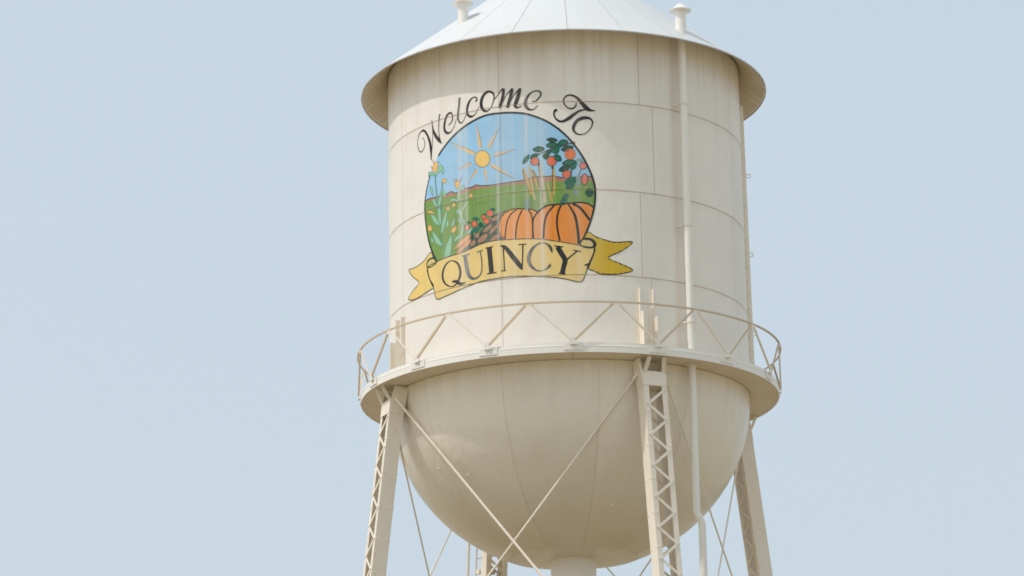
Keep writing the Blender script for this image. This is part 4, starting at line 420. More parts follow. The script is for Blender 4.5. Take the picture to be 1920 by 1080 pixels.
# ------------------------------------------------------------------ mesh helpers
class MB:
    def __init__(s): s.v = []; s.f = []
    def add(s, vs, fs):
        o = len(s.v); s.v += [tuple(x) for x in vs]; s.f += [tuple(i+o for i in f) for f in fs]; return s
    def hexa(s, p):      # 8 corners: bottom 4, top 4
        return s.add(p, [(0, 3, 2, 1), (4, 5, 6, 7), (0, 1, 5, 4), (1, 2, 6, 5), (2, 3, 7, 6), (3, 0, 4, 7)])
    def bar(s, a, b, w, h, up=Vector((0, 0, 1))):
        a, b = Vector(a), Vector(b); d = (b-a).normalized(); x = d.cross(up)
        if x.length < 1e-4: x = d.cross(Vector((1, 0, 0)))
        x.normalize(); y = x.cross(d).normalized(); x *= w/2; y *= h/2
        return s.hexa([a-x-y, a+x-y, a+x+y, a-x+y, b-x-y, b+x-y, b+x+y, b-x+y])
    def tube(s, pts, r, n=12, cap=True):
        pts = [Vector(p) for p in pts]; rs = r if isinstance(r, (list, tuple)) else [r]*len(pts); vs = []
        d0 = (pts[1]-pts[0]).normalized(); x = d0.cross(Vector((0, 1, .13))).normalized()
        for i, p in enumerate(pts):
            d = ((pts[min(i+1, len(pts)-1)]-p).normalized() + (p-pts[max(i-1, 0)]).normalized())
            d.normalize(); x = (x-d*x.dot(d)).normalized(); y = d.cross(x)
            vs += [p+(x*cos(2*pi*k/n)+y*sin(2*pi*k/n))*rs[i] for k in range(n)]
        fs = [(i*n+k, i*n+(k+1) % n, (i+1)*n+(k+1) % n, (i+1)*n+k) for i in range(len(pts)-1) for k in range(n)]
        if cap: fs += [tuple(reversed(range(n))), tuple(range((len(pts)-1)*n, len(pts)*n))]
        return s.add(vs, fs)
    def lathe(s, prof, n=48, t0=0, t1=2*pi, c=(0, 0)):   # prof: (r,z)
        full = abs(t1-t0-2*pi) < 1e-6; m = n if full else n+1; vs = []
        for (r, z) in prof:
            for k in range(m):
                a = t0+(t1-t0)*k/n; vs.append((c[0]+r*sin(a), c[1]-r*cos(a), z))
        fs = []
        for i in range(len(prof)-1):
            for k in range(n):
                k2 = (k+1) % m; fs.append((i*m+k, i*m+k2, (i+1)*m+k2, (i+1)*m+k))
        return s.add(vs, fs)
    def sheet(s, rows_out, rows_in):   # two grids of equal size -> closed curved slab
        R_, C_ = len(rows_out), len(rows_out[0]); vs = [p for r in rows_out for p in r]+[p for r in rows_in for p in r]; o = R_*C_
        q = lambda i, j: i*C_+j
        fs = []
        for i in range(R_-1):
            for j in range(C_-1):
                fs.append((q(i, j), q(i, j+1), q(i+1, j+1), q(i+1, j))); fs.append((o+q(i, j), o+q(i+1, j), o+q(i+1, j+1), o+q(i, j+1)))
        for j in range(C_-1):
            fs.append((q(0, j+1), q(0, j), o+q(0, j), o+q(0, j+1))); fs.append((q(R_-1, j), q(R_-1, j+1), o+q(R_-1, j+1), o+q(R_-1, j)))
        for i in range(R_-1):
            fs.append((q(i, 0), q(i+1, 0), o+q(i+1, 0), o+q(i, 0))); fs.append((q(i+1, C_-1), q(i, C_-1), o+q(i, C_-1), o+q(i+1, C_-1)))
        return s.add(vs, fs)
    def mesh(s, name, m, smooth=False):
        me = bpy.data.meshes.new(name); me.from_pydata(s.v, [], s.f); me.materials.append(m)
        bm = bmesh.new(); bm.from_mesh(me); bmesh.ops.recalc_face_normals(bm, faces=bm.faces); bm.to_mesh(me); bm.free()
        if smooth:
            me.polygons.foreach_set('use_smooth', [True]*len(me.polygons))
            try: me.set_sharp_from_angle(angle=rad(35))
            except Exception: pass
        me.update(); return me
    def build(s, name, m, parent=None, smooth=False, label=None, kind=None):
        return obj(name, s.mesh(name, m, smooth), parent, label, kind)
def obj(name, me, parent=None, label=None, kind=None, mw=None):
    o = bpy.data.objects.new(name, me); COL.objects.link(o)
    if parent is not None: o.parent = parent
    if label: o['label'] = label
    if kind: o['kind'] = kind
    if mw is not None: o.matrix_local = mw
    return o
def RZ(t): return Matrix.Rotation(t, 4, 'Z')

# ------------------------------------------------------------------ setting
def soil(name, c0, c1, c2):
    gm, t, b = mat(name); g = t.nodes.new('ShaderNodeNewGeometry')
    n1 = scaled_noise(t, g.outputs['Position'], (1, 1, 1), .05, 6); n2 = scaled_noise(t, g.outputs['Position'], (1, 1, 1), 1.2, 5)
    gc = mix(t, ramp(t, n1, [(.35, 0), (.65, 1)]), c0, c1); gc = mix(t, ramp(t, n2, [(.4, 0), (.8, .5)]), gc, c2)
    t.links.new(gc, b.inputs['Base Color']); b.inputs['Roughness'].default_value = .95
    bump(t, b, n2, .6, .05); return gm
# unseen ground set for bounced light: pale stubble afar, dark lot added near the tower
MB().add([(-6000, -6000, 0), (6000, -6000, 0), (6000, 6000, 0), (-6000, 6000, 0)], [(0, 1, 2, 3)]).build('ground', soil('pale_bounce_stubble', (.46, .385, .25), (.52, .44, .30), (.37, .30, .18)), kind='structure')
random.seed(3)
lot = [((36+random.uniform(-2.5, 2.5))*cos(2*pi*i/40), (36+random.uniform(-2.5, 2.5))*sin(2*pi*i/40), .004) for i in range(40)]
MB().add(lot, [tuple(range(40))]).build('bounce_lot', soil('dark_bounce_earth', (.15, .097, .036), (.19, .127, .05), (.13, .087, .034)), kind='structure')

# ------------------------------------------------------------------ the tower
TW = bpy.data.objects.new('water_tower', None); COL.objects.link(TW)
TW['label'] = 'cream painted steel water tower with conical roof, round bowl and Welcome To Quincy mural'
TW['category'] = 'water tower'

# --- tank wall: rusty backing with the steel plates on it, joints recessed
wall = MB().lathe([(RS-.009, 18.05), (RS-.009, 25.66)], 96).build('tank_wall', M['joint'], TW, True)
GAPH, GAPV = .018, .010
RING_SEAMS = [  # vertical joints (degrees from the camera side) of each ring, top to bottom
    [-64.0, -20.5, 24.1, 66.8, 110, 155, 200, 247], [-64.2, -20.0, 28.6, 68, 112, 155, 200, 247],
    [-64.2, -20.2, 23.6, 66.6, 111, 156, 201, 248], [-64.2, -20.3, 26.6, 68.5, 112, 157, 202, 249]]
LEV = [25.69]+SEAMS
for k in range(4):
    zt, zb = LEV[k], LEV[k+1]; ss = RING_SEAMS[k]
    for j in range(8):
        a = rad(ss[j]); bb = rad(ss[(j+1) % 8]+(360 if j == 7 else 0))
        a += GAPV/2/RS; bb -= GAPV/2/RS; n = 14
        zz = [zb+GAPH/2, (zb+zt)/2, zt-(GAPH/2 if k else 0)]
        ro = [[P(RS, a+(bb-a)*i/n, z) for i in range(n+1)] for z in zz]; ri = [[P(RS-.008, a+(bb-a)*i/n, z) for i in range(n+1)] for z in zz]
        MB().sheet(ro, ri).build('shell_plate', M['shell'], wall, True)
# rivets along the joints
rv = MB(); rh = [(.0095, 0), (.006, .004)]
def rivet(t, z, r=RS, s=1.0):
    c = P(r-.002, t, z); o = Vector((sin(t), -cos(t), 0)); x = Vector((cos(t), sin(t), 0)); y = Vector((0, 0, 1)); vs = []
    for rr, h in rh: vs += [c+o*h*s+(x*cos(q*pi/3)+y*sin(q*pi/3))*rr*s for q in range(6)]
    rv.add(vs, [(q, (q+1) % 6, 6+(q+1) % 6, 6+q) for q in range(6)]+[tuple(range(6, 12))])
for zs in SEAMS[:3]:
    for i in range(300):
        tt = rad(-100+200*i/300)
        rivet(tt, zs+.045)
for k in range(4):
    for s0 in RING_SEAMS[k][:4]:
        z = LEV[k+1]+.1
        while z < min(LEV[k], 25.5)-.08:
            rivet(rad(s0)-.035/RS, z); rivet(rad(s0)+.035/RS, z)
            if k > 0 and s0 < 0 and s0 > -30: rivet(rad(s0)-.10/RS, z)
            z += .065
rv.build('rivets', M['shell'], wall, kind='stuff')

# --- roof
roof = MB().lathe([(R_EAVE-.05, zroof(R_EAVE-.05)-.016), (.02, Z_APEX-.035)], 96).build('roof', M['joint_pale'], TW, True)
T0 = rad(1.5)
hw = rad(7.5)
def roof_panel():
    mb = MB(); g0 = .006
    def pt(r, side, dz):
        # a shallow facet: half way between the straight chord and the true circle
        a = side*(hw-g0/max(r, .2)); q = r*(1-.12*(1-cos(hw))*(1-side*side)) ; p = P(q, a, 0); p.z = zroof(r)+dz; return p
    sd_ = (-1, -.5, 0, .5, 1)
    top = [[pt(r, s_, 0) for s_ in sd_] for r in (R_EAVE, 3.0, 1.5, .12)]; bot = [[pt(r, s_, -.012) for s_ in sd_] for r in (R_EAVE, 3.0, 1.5, .12)]
    me = mb.sheet(top, bot).mesh('roof_panel', M['roof']); me.materials.append(M['steel'])   # cream underside: warm bounce light under the eave put into its colour
    for p_ in me.polygons:
        if p_.normal.z < -.3: p_.material_index = 1
    return me
pm = roof_panel()
for k in range(24): obj('roof_panel', pm, roof, mw=RZ(T0+hw+k*2*hw))
# folded rim strip below the eave, one length to each panel
rm = MB(); ra = [-hw+.0012+(2*hw-.0024)*i/4 for i in range(5)]
rows = [[P(r*(1-.12*(1-cos(hw))*(1-(a/hw)**2)), a, Z_EAVE+z) for a in ra] for r, z in ((R_EAVE-.002, -.014), (R_EAVE-.002, -.032))]
rin = [[P(r*(1-.12*(1-cos(hw))*(1-(a/hw)**2)), a, Z_EAVE+z) for a in ra] for r, z in ((R_EAVE-.022, -.013), (R_EAVE-.022, -.032))]
rm.sheet(rows, rin)
rmm = rm.mesh('rim_strip', M['rim'])
for k in range(24): obj('rim_strip', rmm, roof, mw=RZ(T0+hw+k*2*hw))
fin = MB().lathe([(.0, Z_APEX+.55), (.07, Z_APEX+.50), (.09, Z_APEX+.42), (.05, Z_APEX+.34), (.05, Z_APEX+.1), (.20, Z_APEX+.03), (.24, Z_APEX-.16)], 20).build('roof_finial', M['roof'], TW, True)

# --- roof vents
def vent(r, tdeg, h, label):
    c = P(r, rad(tdeg), 0); z = zroof(r)
    v = MB().lathe([(.118, z-.22), (.118, z+h)], 24, c=(c.x, c.y)).build('roof_vent', M['pipe'], TW, True, label)
    MB().lathe([(.05, z+h-.005), (.236, z+h-.035), (.242, z+h-.025), (.17, z+h+.028), (.10, z+h+.085), (.055, z+h+.13), (.0, z+h+.145)], 28, c=(c.x, c.y)).build('vent_cap', M['pipe'], v, True)
    MB().lathe([(.119, z-.05), (.128, z-.07), (.135, z-.2)], 24, c=(c.x, c.y)).build('vent_flashing', M['roof'], v, True)
    return v
vent(3.320, -41.2, 0.45, 'capped roof vent at the left of the cone')
vent(4.000, 40.7, 0.48, 'capped roof vent at the right of the cone')


# --- bowl
def bowlpt(ph, t, dr=0):   # ph: 0 at rim, pi/2 at the bottom
    r = (RS+dr)*cos(ph); z = Z_BAL-(BOWL_D+dr)*sin(ph)
    return P(r, t, z)
PH_CAP = math.acos(1.42/RS)
bowl = MB().lathe([((RS-.007)*cos(a), Z_BAL-.0-(BOWL_D-.007)*sin(a)) for a in [PH_CAP*i/16 for i in range(17)]]+[(1.3, Z_BAL-BOWL_D*sin(PH_CAP)+.08)], 72).build('tank_bowl', M['joint_pale'], TW, True)
mb = MB(); n = 10; m_ = 14; g = .003
ha = rad(15)
rows = []; rin = []
for i in range(m_+1):
    ph = .004+(PH_CAP-.0045)*i/m_; rr = RS*cos(ph); aa = ha-g/rr
    rows.append([bowlpt(ph, -aa+2*aa*j/n) for j in range(n+1)]); rin.append([bowlpt(ph, -aa+2*aa*j/n, -.006) for j in range(n+1)])
bpm = mb.sheet(rows, rin).mesh('bowl_plate', M['bowl'], True)
for k in range(12): obj('bowl_plate', bpm, bowl, mw=RZ(rad(-21+15+30*k)))
z1 = Z_BAL-BOWL_D*sin(PH_CAP); zc = 14.555
MB().lathe([(1.38, z1+.02), (1.418, z1+.000), (1.2, z1-.030), (.85, z1-.046), (.502, zc), (.502, zc+.12), (1.2, z1+.1)], 72).build('bowl_bottom_plate', M['bowl'], bowl, True)
brv = MB()
for k in range(12):
    td = rad(-21+30*k); 
    if cos(td) < -.3: continue
    for i in range(int(PH_CAP*RS/.075)):
        ph = .02+i*.075/RS; c = bowlpt(ph, td+.03/(RS*cos(ph)), -.001); o = Vector((c.x/RS**2, c.y/RS**2, (c.z-Z_BAL)/BOWL_D**2)).normalized()
        x = Vector((cos(td), sin(td), 0)); y = o.cross(x); vs = [c+x*.0105*cos(q*pi/2)+y*.0105*sin(q*pi/2) for q in range(4)]+[c+o*.006]
        brv.add(vs, [(q, (q+1) % 4, 4) for q in range(4)])
brv.build('bowl_rivets', M['bowl'], bowl, kind='stuff')
# weld beads on the lower bowl and small patch plates / lugs
for (td, ph, sz) in ((19, .86, .030), (38, .80, .034), (-55, .52, .022), (-42, .60, .02), (12, .25, .014)):
    c = bowlpt(ph, rad(td)); nrm = Vector((c.x/RS**2, c.y/RS**2, (c.z-Z_BAL)/BOWL_D**2)).normalized()
    MB().tube([c-nrm*.01, c+nrm*.02, c+nrm*.035], [sz, sz, sz*.5], 8).build('lug', M['bowl'], bowl, True)

# --- riser pipe
riser = MB().lathe([(.5, zc+.06), (.5, .2)], 48).build('riser_pipe', M['pipe'], TW, True)

# --- balcony: floor plates, edge channel, splice plates
bal = MB().lathe([(RS+.002, Z_BAL+.018), (R_BAL-.03, Z_BAL+.018), (R_BAL-.03, Z_BAL+.026), (RS+.002, Z_BAL+.026)], 96).build('balcony', M['joint'], TW)
fp = MB(); ha = rad(11.25)-.0015
ro = [[P(r, -ha+2*ha*i/6, Z_BAL+.040) for i in range(7)] for r in (RS+.004, R_BAL-.012)]; ri = [[P(r, -ha+2*ha*i/6, Z_BAL+.004) for i in range(7)] for r in (RS+.004, R_BAL-.012)]
fpm = fp.sheet(ro, ri).mesh('floor_plate', M['steel'])
for k in range(16): obj('floor_plate', fpm, bal, mw=RZ(rad(1.2+11.25+22.5*k)))
fc = MB(); prof = [(R_BAL-.010, -.012), (R_BAL, -.012), (R_BAL, .112), (R_BAL+.004, .118), (R_BAL+.004, .128), (R_BAL-.004, .134), (R_BAL-.020, .136), (R_BAL-.020, .205), (R_BAL-.030, .205), (R_BAL-.030, -.0)]
ha2 = rad(11.25)-.0006
rows = [[P(r, -ha2+2*ha2*i/8, Z_BAL+z) for i in range(9)] for r, z in prof+[prof[0]]]
C_ = 9; vs = [p for r in rows for p in r]; fs = [(i*C_+j, i*C_+j+1, (i+1)*C_+j+1, (i+1)*C_+j) for i in range(len(rows)-1) for j in range(8)]
fs += [tuple(i*C_ for i in range(len(prof))), tuple(i*C_+8 for i in reversed(range(len(prof))))]
fcm = fc.add(vs, fs).mesh('edge_channel', M['pipe'])
for k in range(16): obj('edge_channel', fcm, bal, mw=RZ(rad(1.2+11.25+22.5*k)))
sp_ = MB(); hs = .20/R_BAL
ro = [[P(R_BAL+.016, -hs+2*hs*i/4, Z_BAL+z) for i in range(5)] for z in (.03, .19)]; ri = [[P(R_BAL+.0045, -hs+2*hs*i/4, Z_BAL+z) for i in range(5)] for z in (.03, .19)]
sp_.sheet(ro, ri)
for a_ in (-.75, -.25, .25, .75):
    for z_ in (.06, .16): sp_.tube([P(R_BAL+.014, hs*a_, Z_BAL+z_), P(R_BAL+.026, hs*a_, Z_BAL+z_)], .011, 6)
spm = sp_.mesh('splice_plate', M['pipe'])
for k in range(16): obj('splice_plate', spm, bal, mw=RZ(rad(1.2+22.5*k)))

# --- railing
rl = MB(); prof = [(R_RAIL-.030, .0), (R_RAIL+.008, .0), (R_RAIL+.008, .034), (R_RAIL, .034), (R_RAIL, .008), (R_RAIL-.030, .008)]
rl.lathe([(r, Z_RAIL-.017+z) for r, z in prof+[prof[0]]], 96)
rail = rl.build('railing', M['rail'], TW)
def rail_bar(sgn):
    mb = MB(); a = P(R_RAIL-.006, 0+sgn*rad(.5), Z_BAL+.24); b2 = P(R_RAIL-.006, sgn*rad(10.55), Z_RAIL-.025); nrm = P(1, sgn*rad(5.6), 0)
    tmp = Vector(nrm); d = (b2-a).normalized(); x = d.cross(tmp).normalized()
    # angle iron: one leg flat, one leg standing
    mb.bar(a, b2, .046 if sgn > 0 else .032, .007, tmp); mb.bar(a+x*.0175*sgn-tmp*.02, b2+x*.0175*sgn-tmp*.02, .007, .030, tmp)
    return mb.mesh('rail_bar', M['rail'] if sgn > 0 else M['steel'])  # one bar of each pair in the shaded tan, other in plain cream
mR, mL = rail_bar(1), rail_bar(-1)
gus = MB(); hg = .085/R_RAIL
gt = [P(R_RAIL+.003, -hg, Z_RAIL-.018), P(R_RAIL+.003, hg, Z_RAIL-.018), P(R_RAIL+.003, hg*.55, Z_RAIL-.095), P(R_RAIL+.003, -hg*.55, Z_RAIL-.095)]
gus.hexa([q+P(-.007, 0, 0) for q in gt]+gt); gtm = gus.mesh('top_gusset', M['steel'])
gb = MB(); q = [P(R_RAIL-.012, -hg*.9, Z_BAL+.15), P(R_RAIL-.012, hg*.9, Z_BAL+.15), P(R_RAIL-.007, hg*.5, Z_BAL+.31), P(R_RAIL-.007, -hg*.5, Z_BAL+.31)]
gb.hexa([x+P(-.006, 0, 0) for x in q]+q)
q = [P(R_BAL+.005, -hg*.9, Z_BAL+.145), P(R_BAL+.005, hg*.9, Z_BAL+.145), P(R_RAIL-.012, hg*.9, Z_BAL+.145), P(R_RAIL-.012, -hg*.9, Z_BAL+.145)]
gb.hexa(q+[x+Vector((0, 0, .007)) for x in q]); gbm = gb.mesh('foot_gusset', M['pipe'])
for k in range(16):
    mw = RZ(rad(1.2+22.5*k))
    obj('rail_bar', mR, rail, mw=mw); obj('rail_bar', mL, rail, mw=mw); obj('foot_gusset', gbm, rail, mw=mw)
    obj('top_gusset', gtm, rail, mw=RZ(rad(1.2+11.25+22.5*k)))

# --- legs (two channels laced together, on the tangent of the tank, splayed outwards)
TL, SPL, RTOP, ZTOP, W_, D_ = rad(24.1), .122, 4.195, 17.80, .53, .33
def legframe(k):
    """origin on the leg's centre line at ZTOP; axes: tangential x, outward y', down-the-leg z'"""
    a = TL+k*pi/2
    out_ = Vector((sin(a), -cos(a), 0)); tan = Vector((cos(a), sin(a), 0)); dn = (Vector((0, 0, -1))+out_*SPL).normalized()
    nrm = tan.cross(dn); nrm = nrm if nrm.dot(out_) > 0 else -nrm
    o = out_*RTOP+Vector((0, 0, ZTOP))
    return Matrix(((tan.x, nrm.x, -dn.x, o.x), (tan.y, nrm.y, -dn.y, o.y), (tan.z, nrm.z, -dn.z, o.z), (0, 0, 0, 1)))
LLEN = (ZTOP-.35)*sqrt(1+SPL**2)
def box(mb, x0, x1, y0, y1, z0, z1):
    return mb.hexa([(x0, y0, z0), (x1, y0, z0), (x1, y1, z0), (x0, y1, z0), (x0, y0, z1), (x1, y0, z1), (x1, y1, z1), (x0, y1, z1)])
core = MB()   # inner faces / diaphragms that hold the two channels together
box(core, -W_/2+.02, W_/2-.02, -D_/2+.02, D_/2-.02, -.306, -.294)
corem = core.mesh('leg', M['steel'])
def channel(s):
    mb = MB(); t_ = .012; fl = .115; x = s*W_/2; xi = s*(W_/2-t_); xf = s*(W_/2-fl); z0, z1 = -LLEN, 0
    pts = [(x, D_/2), (xf, D_/2), (xf, D_/2-t_), (xi, D_/2-t_), (xi, -D_/2+t_), (xf, -D_/2+t_), (xf, -D_/2), (x, -D_/2)]
    vs = [(a, b_, z0) for a, b_ in pts]+[(a, b_, z1) for a, b_ in pts]; n_ = 8
    mb.add(vs, [(i, (i+1) % n_, n_+(i+1) % n_, n_+i) for i in range(n_)]+[(0, 1, 2, 3), (0, 3, 4, 7), (4, 5, 6, 7), (8, 11, 10, 9), (8, 15, 12, 11), (12, 15, 14, 13)])
    return mb.mesh('channel', M['steel'])
chm = [channel(-1), channel(1)]
PITCHL = .338
def lace(face, up):
    mb = MB(); y = face*(D_/2+.006); xa = W_/2-.065
    a, b_ = Vector((-xa, y, 0)), Vector((xa, y, -PITCHL))
    if up: a.x, b_.x = xa, -xa
    e = (b_-a).normalized()*.03
    mb.bar(a-e, b_+e, .062 if face*0 == 0 else .05, .008, Vector((0, 1, 0)))
    return mb.mesh('lacing_bar', M['steel'])
lm = {}
for face in (-1, 1):
    for up in (0, 1):
        mb = MB(); yy = face*(D_/2+.005+.0042*up); xa = W_/2-.062
        a, b_ = Vector((-xa, yy, 0)), Vector((xa, yy, -PITCHL))
        if up: a.x, b_.x = xa, -xa
        e = (b_-a).normalized()*.03; mb.bar(a-e, b_+e, .058, .008, Vector((0, face, 0)))
        c = yy+face*.0045
        for p_ in (a, b_): mb.tube([(p_.x, c, p_.z), (p_.x, c+face*.012, p_.z)], .014, 6)
        lm[face, up] = mb.mesh('lacing_bar', M['steel'])
bt = {f: box(MB(), -W_/2+.004, W_/2-.004, f*D_/2, f*(D_/2+.012), -.32, 0).mesh('batten_plate', M['steel']) for f in (-1, 1)}
hv = MB()
for i in range(48):
    z = -.9-i*.74
    for sx in (-1, 1):
        for sy in (-1, 1):
            if -z < LLEN-.3: hv.tube([(sx*(W_/2-.0), sy*(D_/2-.05), z), (sx*(W_/2+.022), sy*(D_/2-.05), z)], .014, 6); hv.tube([(sx*(W_/2-.05), sy*(D_/2-.0), z), (sx*(W_/2-.05), sy*(D_/2+.022), z)], .013, 6)
bolts = hv.mesh('bolts', M['steel'])
eg_, br_ = {}, {}   # side plates and raking braces that carry the leg up under the balcony floor
for s in (-1, 1):
    mb = MB(); x0, x1 = s*(W_/2+.001), s*(W_/2+.011)
    q = [(-D_/2, -.30), (D_/2-.0, -.30), (D_/2, 0), (D_/2-.05, .29), (-D_/2-.02, .29)]
    n_ = len(q); mb.add([(x0, y, z) for y, z in q]+[(x1+(s*.05 if z > .1 else 0), y, z) for y, z in q], [(i, (i+1) % n_, n_+(i+1) % n_, n_+i) for i in range(n_)]+[tuple(range(n_)), tuple(reversed(range(n_, 2*n_)))])
    eg_[s] = mb.mesh('side_plate', M['steel'])
    mb = MB(); mb.bar((s*(W_/2-.05), D_/2+.004, -.03), (s*(W_/2-.10), D_/2+.20, .255), .085, .010, Vector((0, -.3, .2)))
    mb.bar((s*(W_/2-.012), D_/2+.004, -.03), (s*(W_/2-.062), D_/2+.20, .255), .010, .06, Vector((0, -.3, .2)))
    br_[s] = mb.mesh('balcony_brace', M['steel'])
NL = int((6.5)/PITCHL)
legs = []; 
for k in range(4):
    mw = legframe(k)
    leg = obj('leg', corem, TW, mw=mw); legs.append(mw)
    for c in chm: obj('channel', c, leg)
    for f in (-1, 1):
        obj('batten_plate', bt[f], leg, mw=Matrix.Translation((0, 0, 0)))
        for i in range(NL): obj('lacing_bar', lm[f, (i+1) % 2], leg, mw=Matrix.Translation((0, 0, -.40-PITCHL*i)))
    low = MB()
    for f in (-1, 1):
        i = NL
        while .40+PITCHL*(i+1) < LLEN-.1:
            me = lm[f, (i+1) % 2]; o_ = len(low.v); dz = -.40-PITCHL*i
            low.add([(v.co.x, v.co.y, v.co.z+dz) for v in me.vertices], [tuple(p_.vertices) for p_ in me.polygons]); i += 1
    low.build('lower_lacing', M['steel'], leg, kind='stuff')
    obj('bolts', bolts, leg, kind='stuff')
    for s in (-1, 1): obj('side_plate', eg_[s], leg); obj('balcony_brace', br_[s], leg)
    # shell brackets: the two flanges that carry on up the tank wall above the balcony
    a = TL+k*pi/2
    for s in (-1, 1):
        ta = a+s*.155/RS-.005
        mb = MB(); x = Vector((cos(ta), sin(ta), 0)); o = Vector((sin(ta), -cos(ta), 0)); base = P(RS, ta, 0)
        def bx(w0, w1, d0, d1, za, zb_):
            mb.hexa([base+x*w0+o*d0+Vector((0, 0, za)), base+x*w1+o*d0+Vector((0, 0, za)), base+x*w1+o*d1+Vector((0, 0, za)), base+x*w0+o*d1+Vector((0, 0, za)),
                     base+x*w0+o*d0+Vector((0, 0, zb_)), base+x*w1+o*d0+Vector((0, 0, zb_)), base+x*w1+o*d1+Vector((0, 0, zb_)), base+x*w0+o*d1+Vector((0, 0, zb_))])
        bx(-.05, .05, .004, .014, Z_BAL+.05, 19.72); bx(.03, .042, .0145, .085, Z_BAL+.05, 19.70)
        bx(.0425, .052, .0145, .22, Z_BAL+.05, 19.08 if s > 0 else 19.18)
        mb.build('shell_bracket', M['steel'], TW)
    MB().hexa([mw @ Vector((sx*.5, sy*.4, z)) for z, s2 in ((-LLEN-.35, 1), (-LLEN+.04, .8)) for sx, sy in ((-1, -1), (1, -1), (1, 1), (-1, 1))]).build('footing', M['concrete'], TW)

# --- tie rods and the strut ring
ZN = 10.25
def node(k, side, z, inward=0):
    mw = legs[k % 4]; zl = -(ZTOP-z)*sqrt(1+SPL**2); return mw @ Vector((side*(W_/2+.03), -.02, zl))
for k in range(4):
    rr = {3: .029, 0: .019, 1: .017, 2: .017}[k]
    r2 = {3: .023, 0: .017, 1: .018, 2: .018}[k]
    a, b_ = node(k, 1, 17.75), node(k+1, -1, ZN); c, d = node(k+1, -1, 17.80), node(k, 1, ZN)
    off = P(.04, TL+k*pi/2+pi/4, 0)
    for (p_, q_, r_, o_) in ((a, b_, rr, off), (c, d, r2, -off*.5)):
        dd = (q_-p_).normalized()
        rod = MB().tube([p_+o_, q_+o_], r_, 8).build('tie_rod', M['steel'], TW, True)
        MB().bar(p_+o_-dd*.10, p_+o_+dd*.16, .055, .075, o_.normalized()).build('clevis', M['steel'], rod)
        MB().tube([p_+o_+dd*3.9+dd*0, p_+o_+dd*4.0, p_+o_+dd*4.3, p_+o_+dd*4.4], [r_, r_*1.9, r_*1.9, r_], 8).build('turnbuckle', M['steel'], rod, True) if False else None
    # lower panels
    e, f_ = node(k, 1, ZN-.3), node(k+1, -1, 1.2); g_, h_ = node(k+1, -1, ZN-.3), node(k, 1, 1.2)
    for (p_, q_, o_) in ((e, f_, off), (g_, h_, -off*.5)): MB().tube([p_+o_, q_+o_], .02, 6).build('tie_rod', M['steel'], TW, True)
    st = MB(); p_, q_ = node(k, 1, ZN-.1), node(k+1, -1, ZN-.1); st.bar(p_, q_, .22, .012); st.bar(p_+Vector((0, 0, .1)), q_+Vector((0, 0, .1)), .012, .2); st.build('strut', M['steel'], TW)

# --- overflow pipe with its brackets
tp = rad(38.4)
def pp(r, z, dt=0): return P(r, tp+dt, z)
pipe = MB().tube([pp(4.20, 25.56), pp(4.20, 15.10), pp(4.20, 14.98), pp(4.205, 14.91), pp(4.235, 14.82, .008), pp(4.262, 14.73, .016), pp(4.27, 14.66, .019), pp(4.27, 14.5, .019), pp(4.27, .3, .019)], .078, 16).build('overflow_pipe', M['pipe'], TW, True, 'pale overflow pipe running down the right of the tank')
for z in (23.95, 19.05, 21.2):
    mb = MB(); mb.lathe([(.079, z-.02), (.092, z-.02), (.092, z+.02), (.079, z+.02)], 16, c=tuple(pp(4.20, 0)[:2]))
    mb.bar(pp(4.15, z, -.022), pp(4.0, z-.0, -.035), .03, .03); mb.build('pipe_bracket', M['steel'], pipe)
MB().lathe([(.08, Z_BAL-.02), (.16, Z_BAL-.02), (.16, Z_BAL+.0), (.08, Z_BAL+.0)], 16, c=tuple(pp(4.20, 0)[:2])).build('floor_flange', M['steel'], pipe)

# --- tank ladder at the right edge and the leg ladder behind
def ladder(name, a0, a1, x, wd, rungs, rr=.022, label=None):
    """a0 top centre, a1 bottom centre, x sideways unit"""
    L_ = None
    for s in (-1, 1):
        r = MB().bar(a0+x*wd/2*s, a1+x*wd/2*s, .07, .016, x)
        if L_ is None: L_ = r.build(name, M['steel'], TW, label=label)
        else: r.build('side_rail', M['steel'], L_)
    n_ = int((a0-a1).length/rungs)
    mb = MB().tube([-x*wd/2, x*wd/2], .011, 6); me = mb.mesh('rung', M['steel'])
    for i in range(n_):
        c = a0+(a1-a0)*((i+.5)/n_); obj('rung', me, L_, mw=Matrix.Translation(c))
    return L_
tl = rad(93.5); x = Vector((cos(tl), sin(tl), 0))
lad = ladder('tank_ladder', P(4.045, tl, 25.0), P(4.10, tl, 18.2), x, .40, .32, label='narrow ladder up the right side of the tank wall')
tor = MB(); n_ = 14
ringp = [Vector((0, 0.048*cos(2*pi*i/n_), .048*sin(2*pi*i/n_))) for i in range(n_+1)]
for z in (23.38, 21.52, 19.68):
    c = P(4.165, tl, z); mb = MB().tube([c+(Vector((sin(tl), -cos(tl), 0))*q.y)+Vector((0, 0, q.z)) for q in ringp], .011, 6, cap=False)
    mb.bar(P(4.06, tl, z+.03), P(4.125, tl, z), .025, .025); mb.build('guide_ring', M['steel'], lad)
k = 2; mw = legs[2]
zt = -(ZTOP-15.4); up = mw.to_3x3() @ Vector((0, 0, 1))
ll = ladder('leg_ladder', mw @ Vector((.10, .42, -1.2)), mw @ Vector((.10, .42, -LLEN+.6)), mw.to_3x3() @ Vector((1, 0, 0)), .36, .34, label='ladder up the rear leg')
for z in (-2.72, -5.6, -8.5, -11.5, -14.4):
    mb = MB(); box(mb, -.10, .30, D_/2+.015, .43, z-.05, z+.05); box(mb, .301, .46, .41, .43, z-.19, z-.14); o = mb.build('ladder_bracket', M['steel'], ll); o.matrix_local = ll.matrix_local.inverted() @ mw
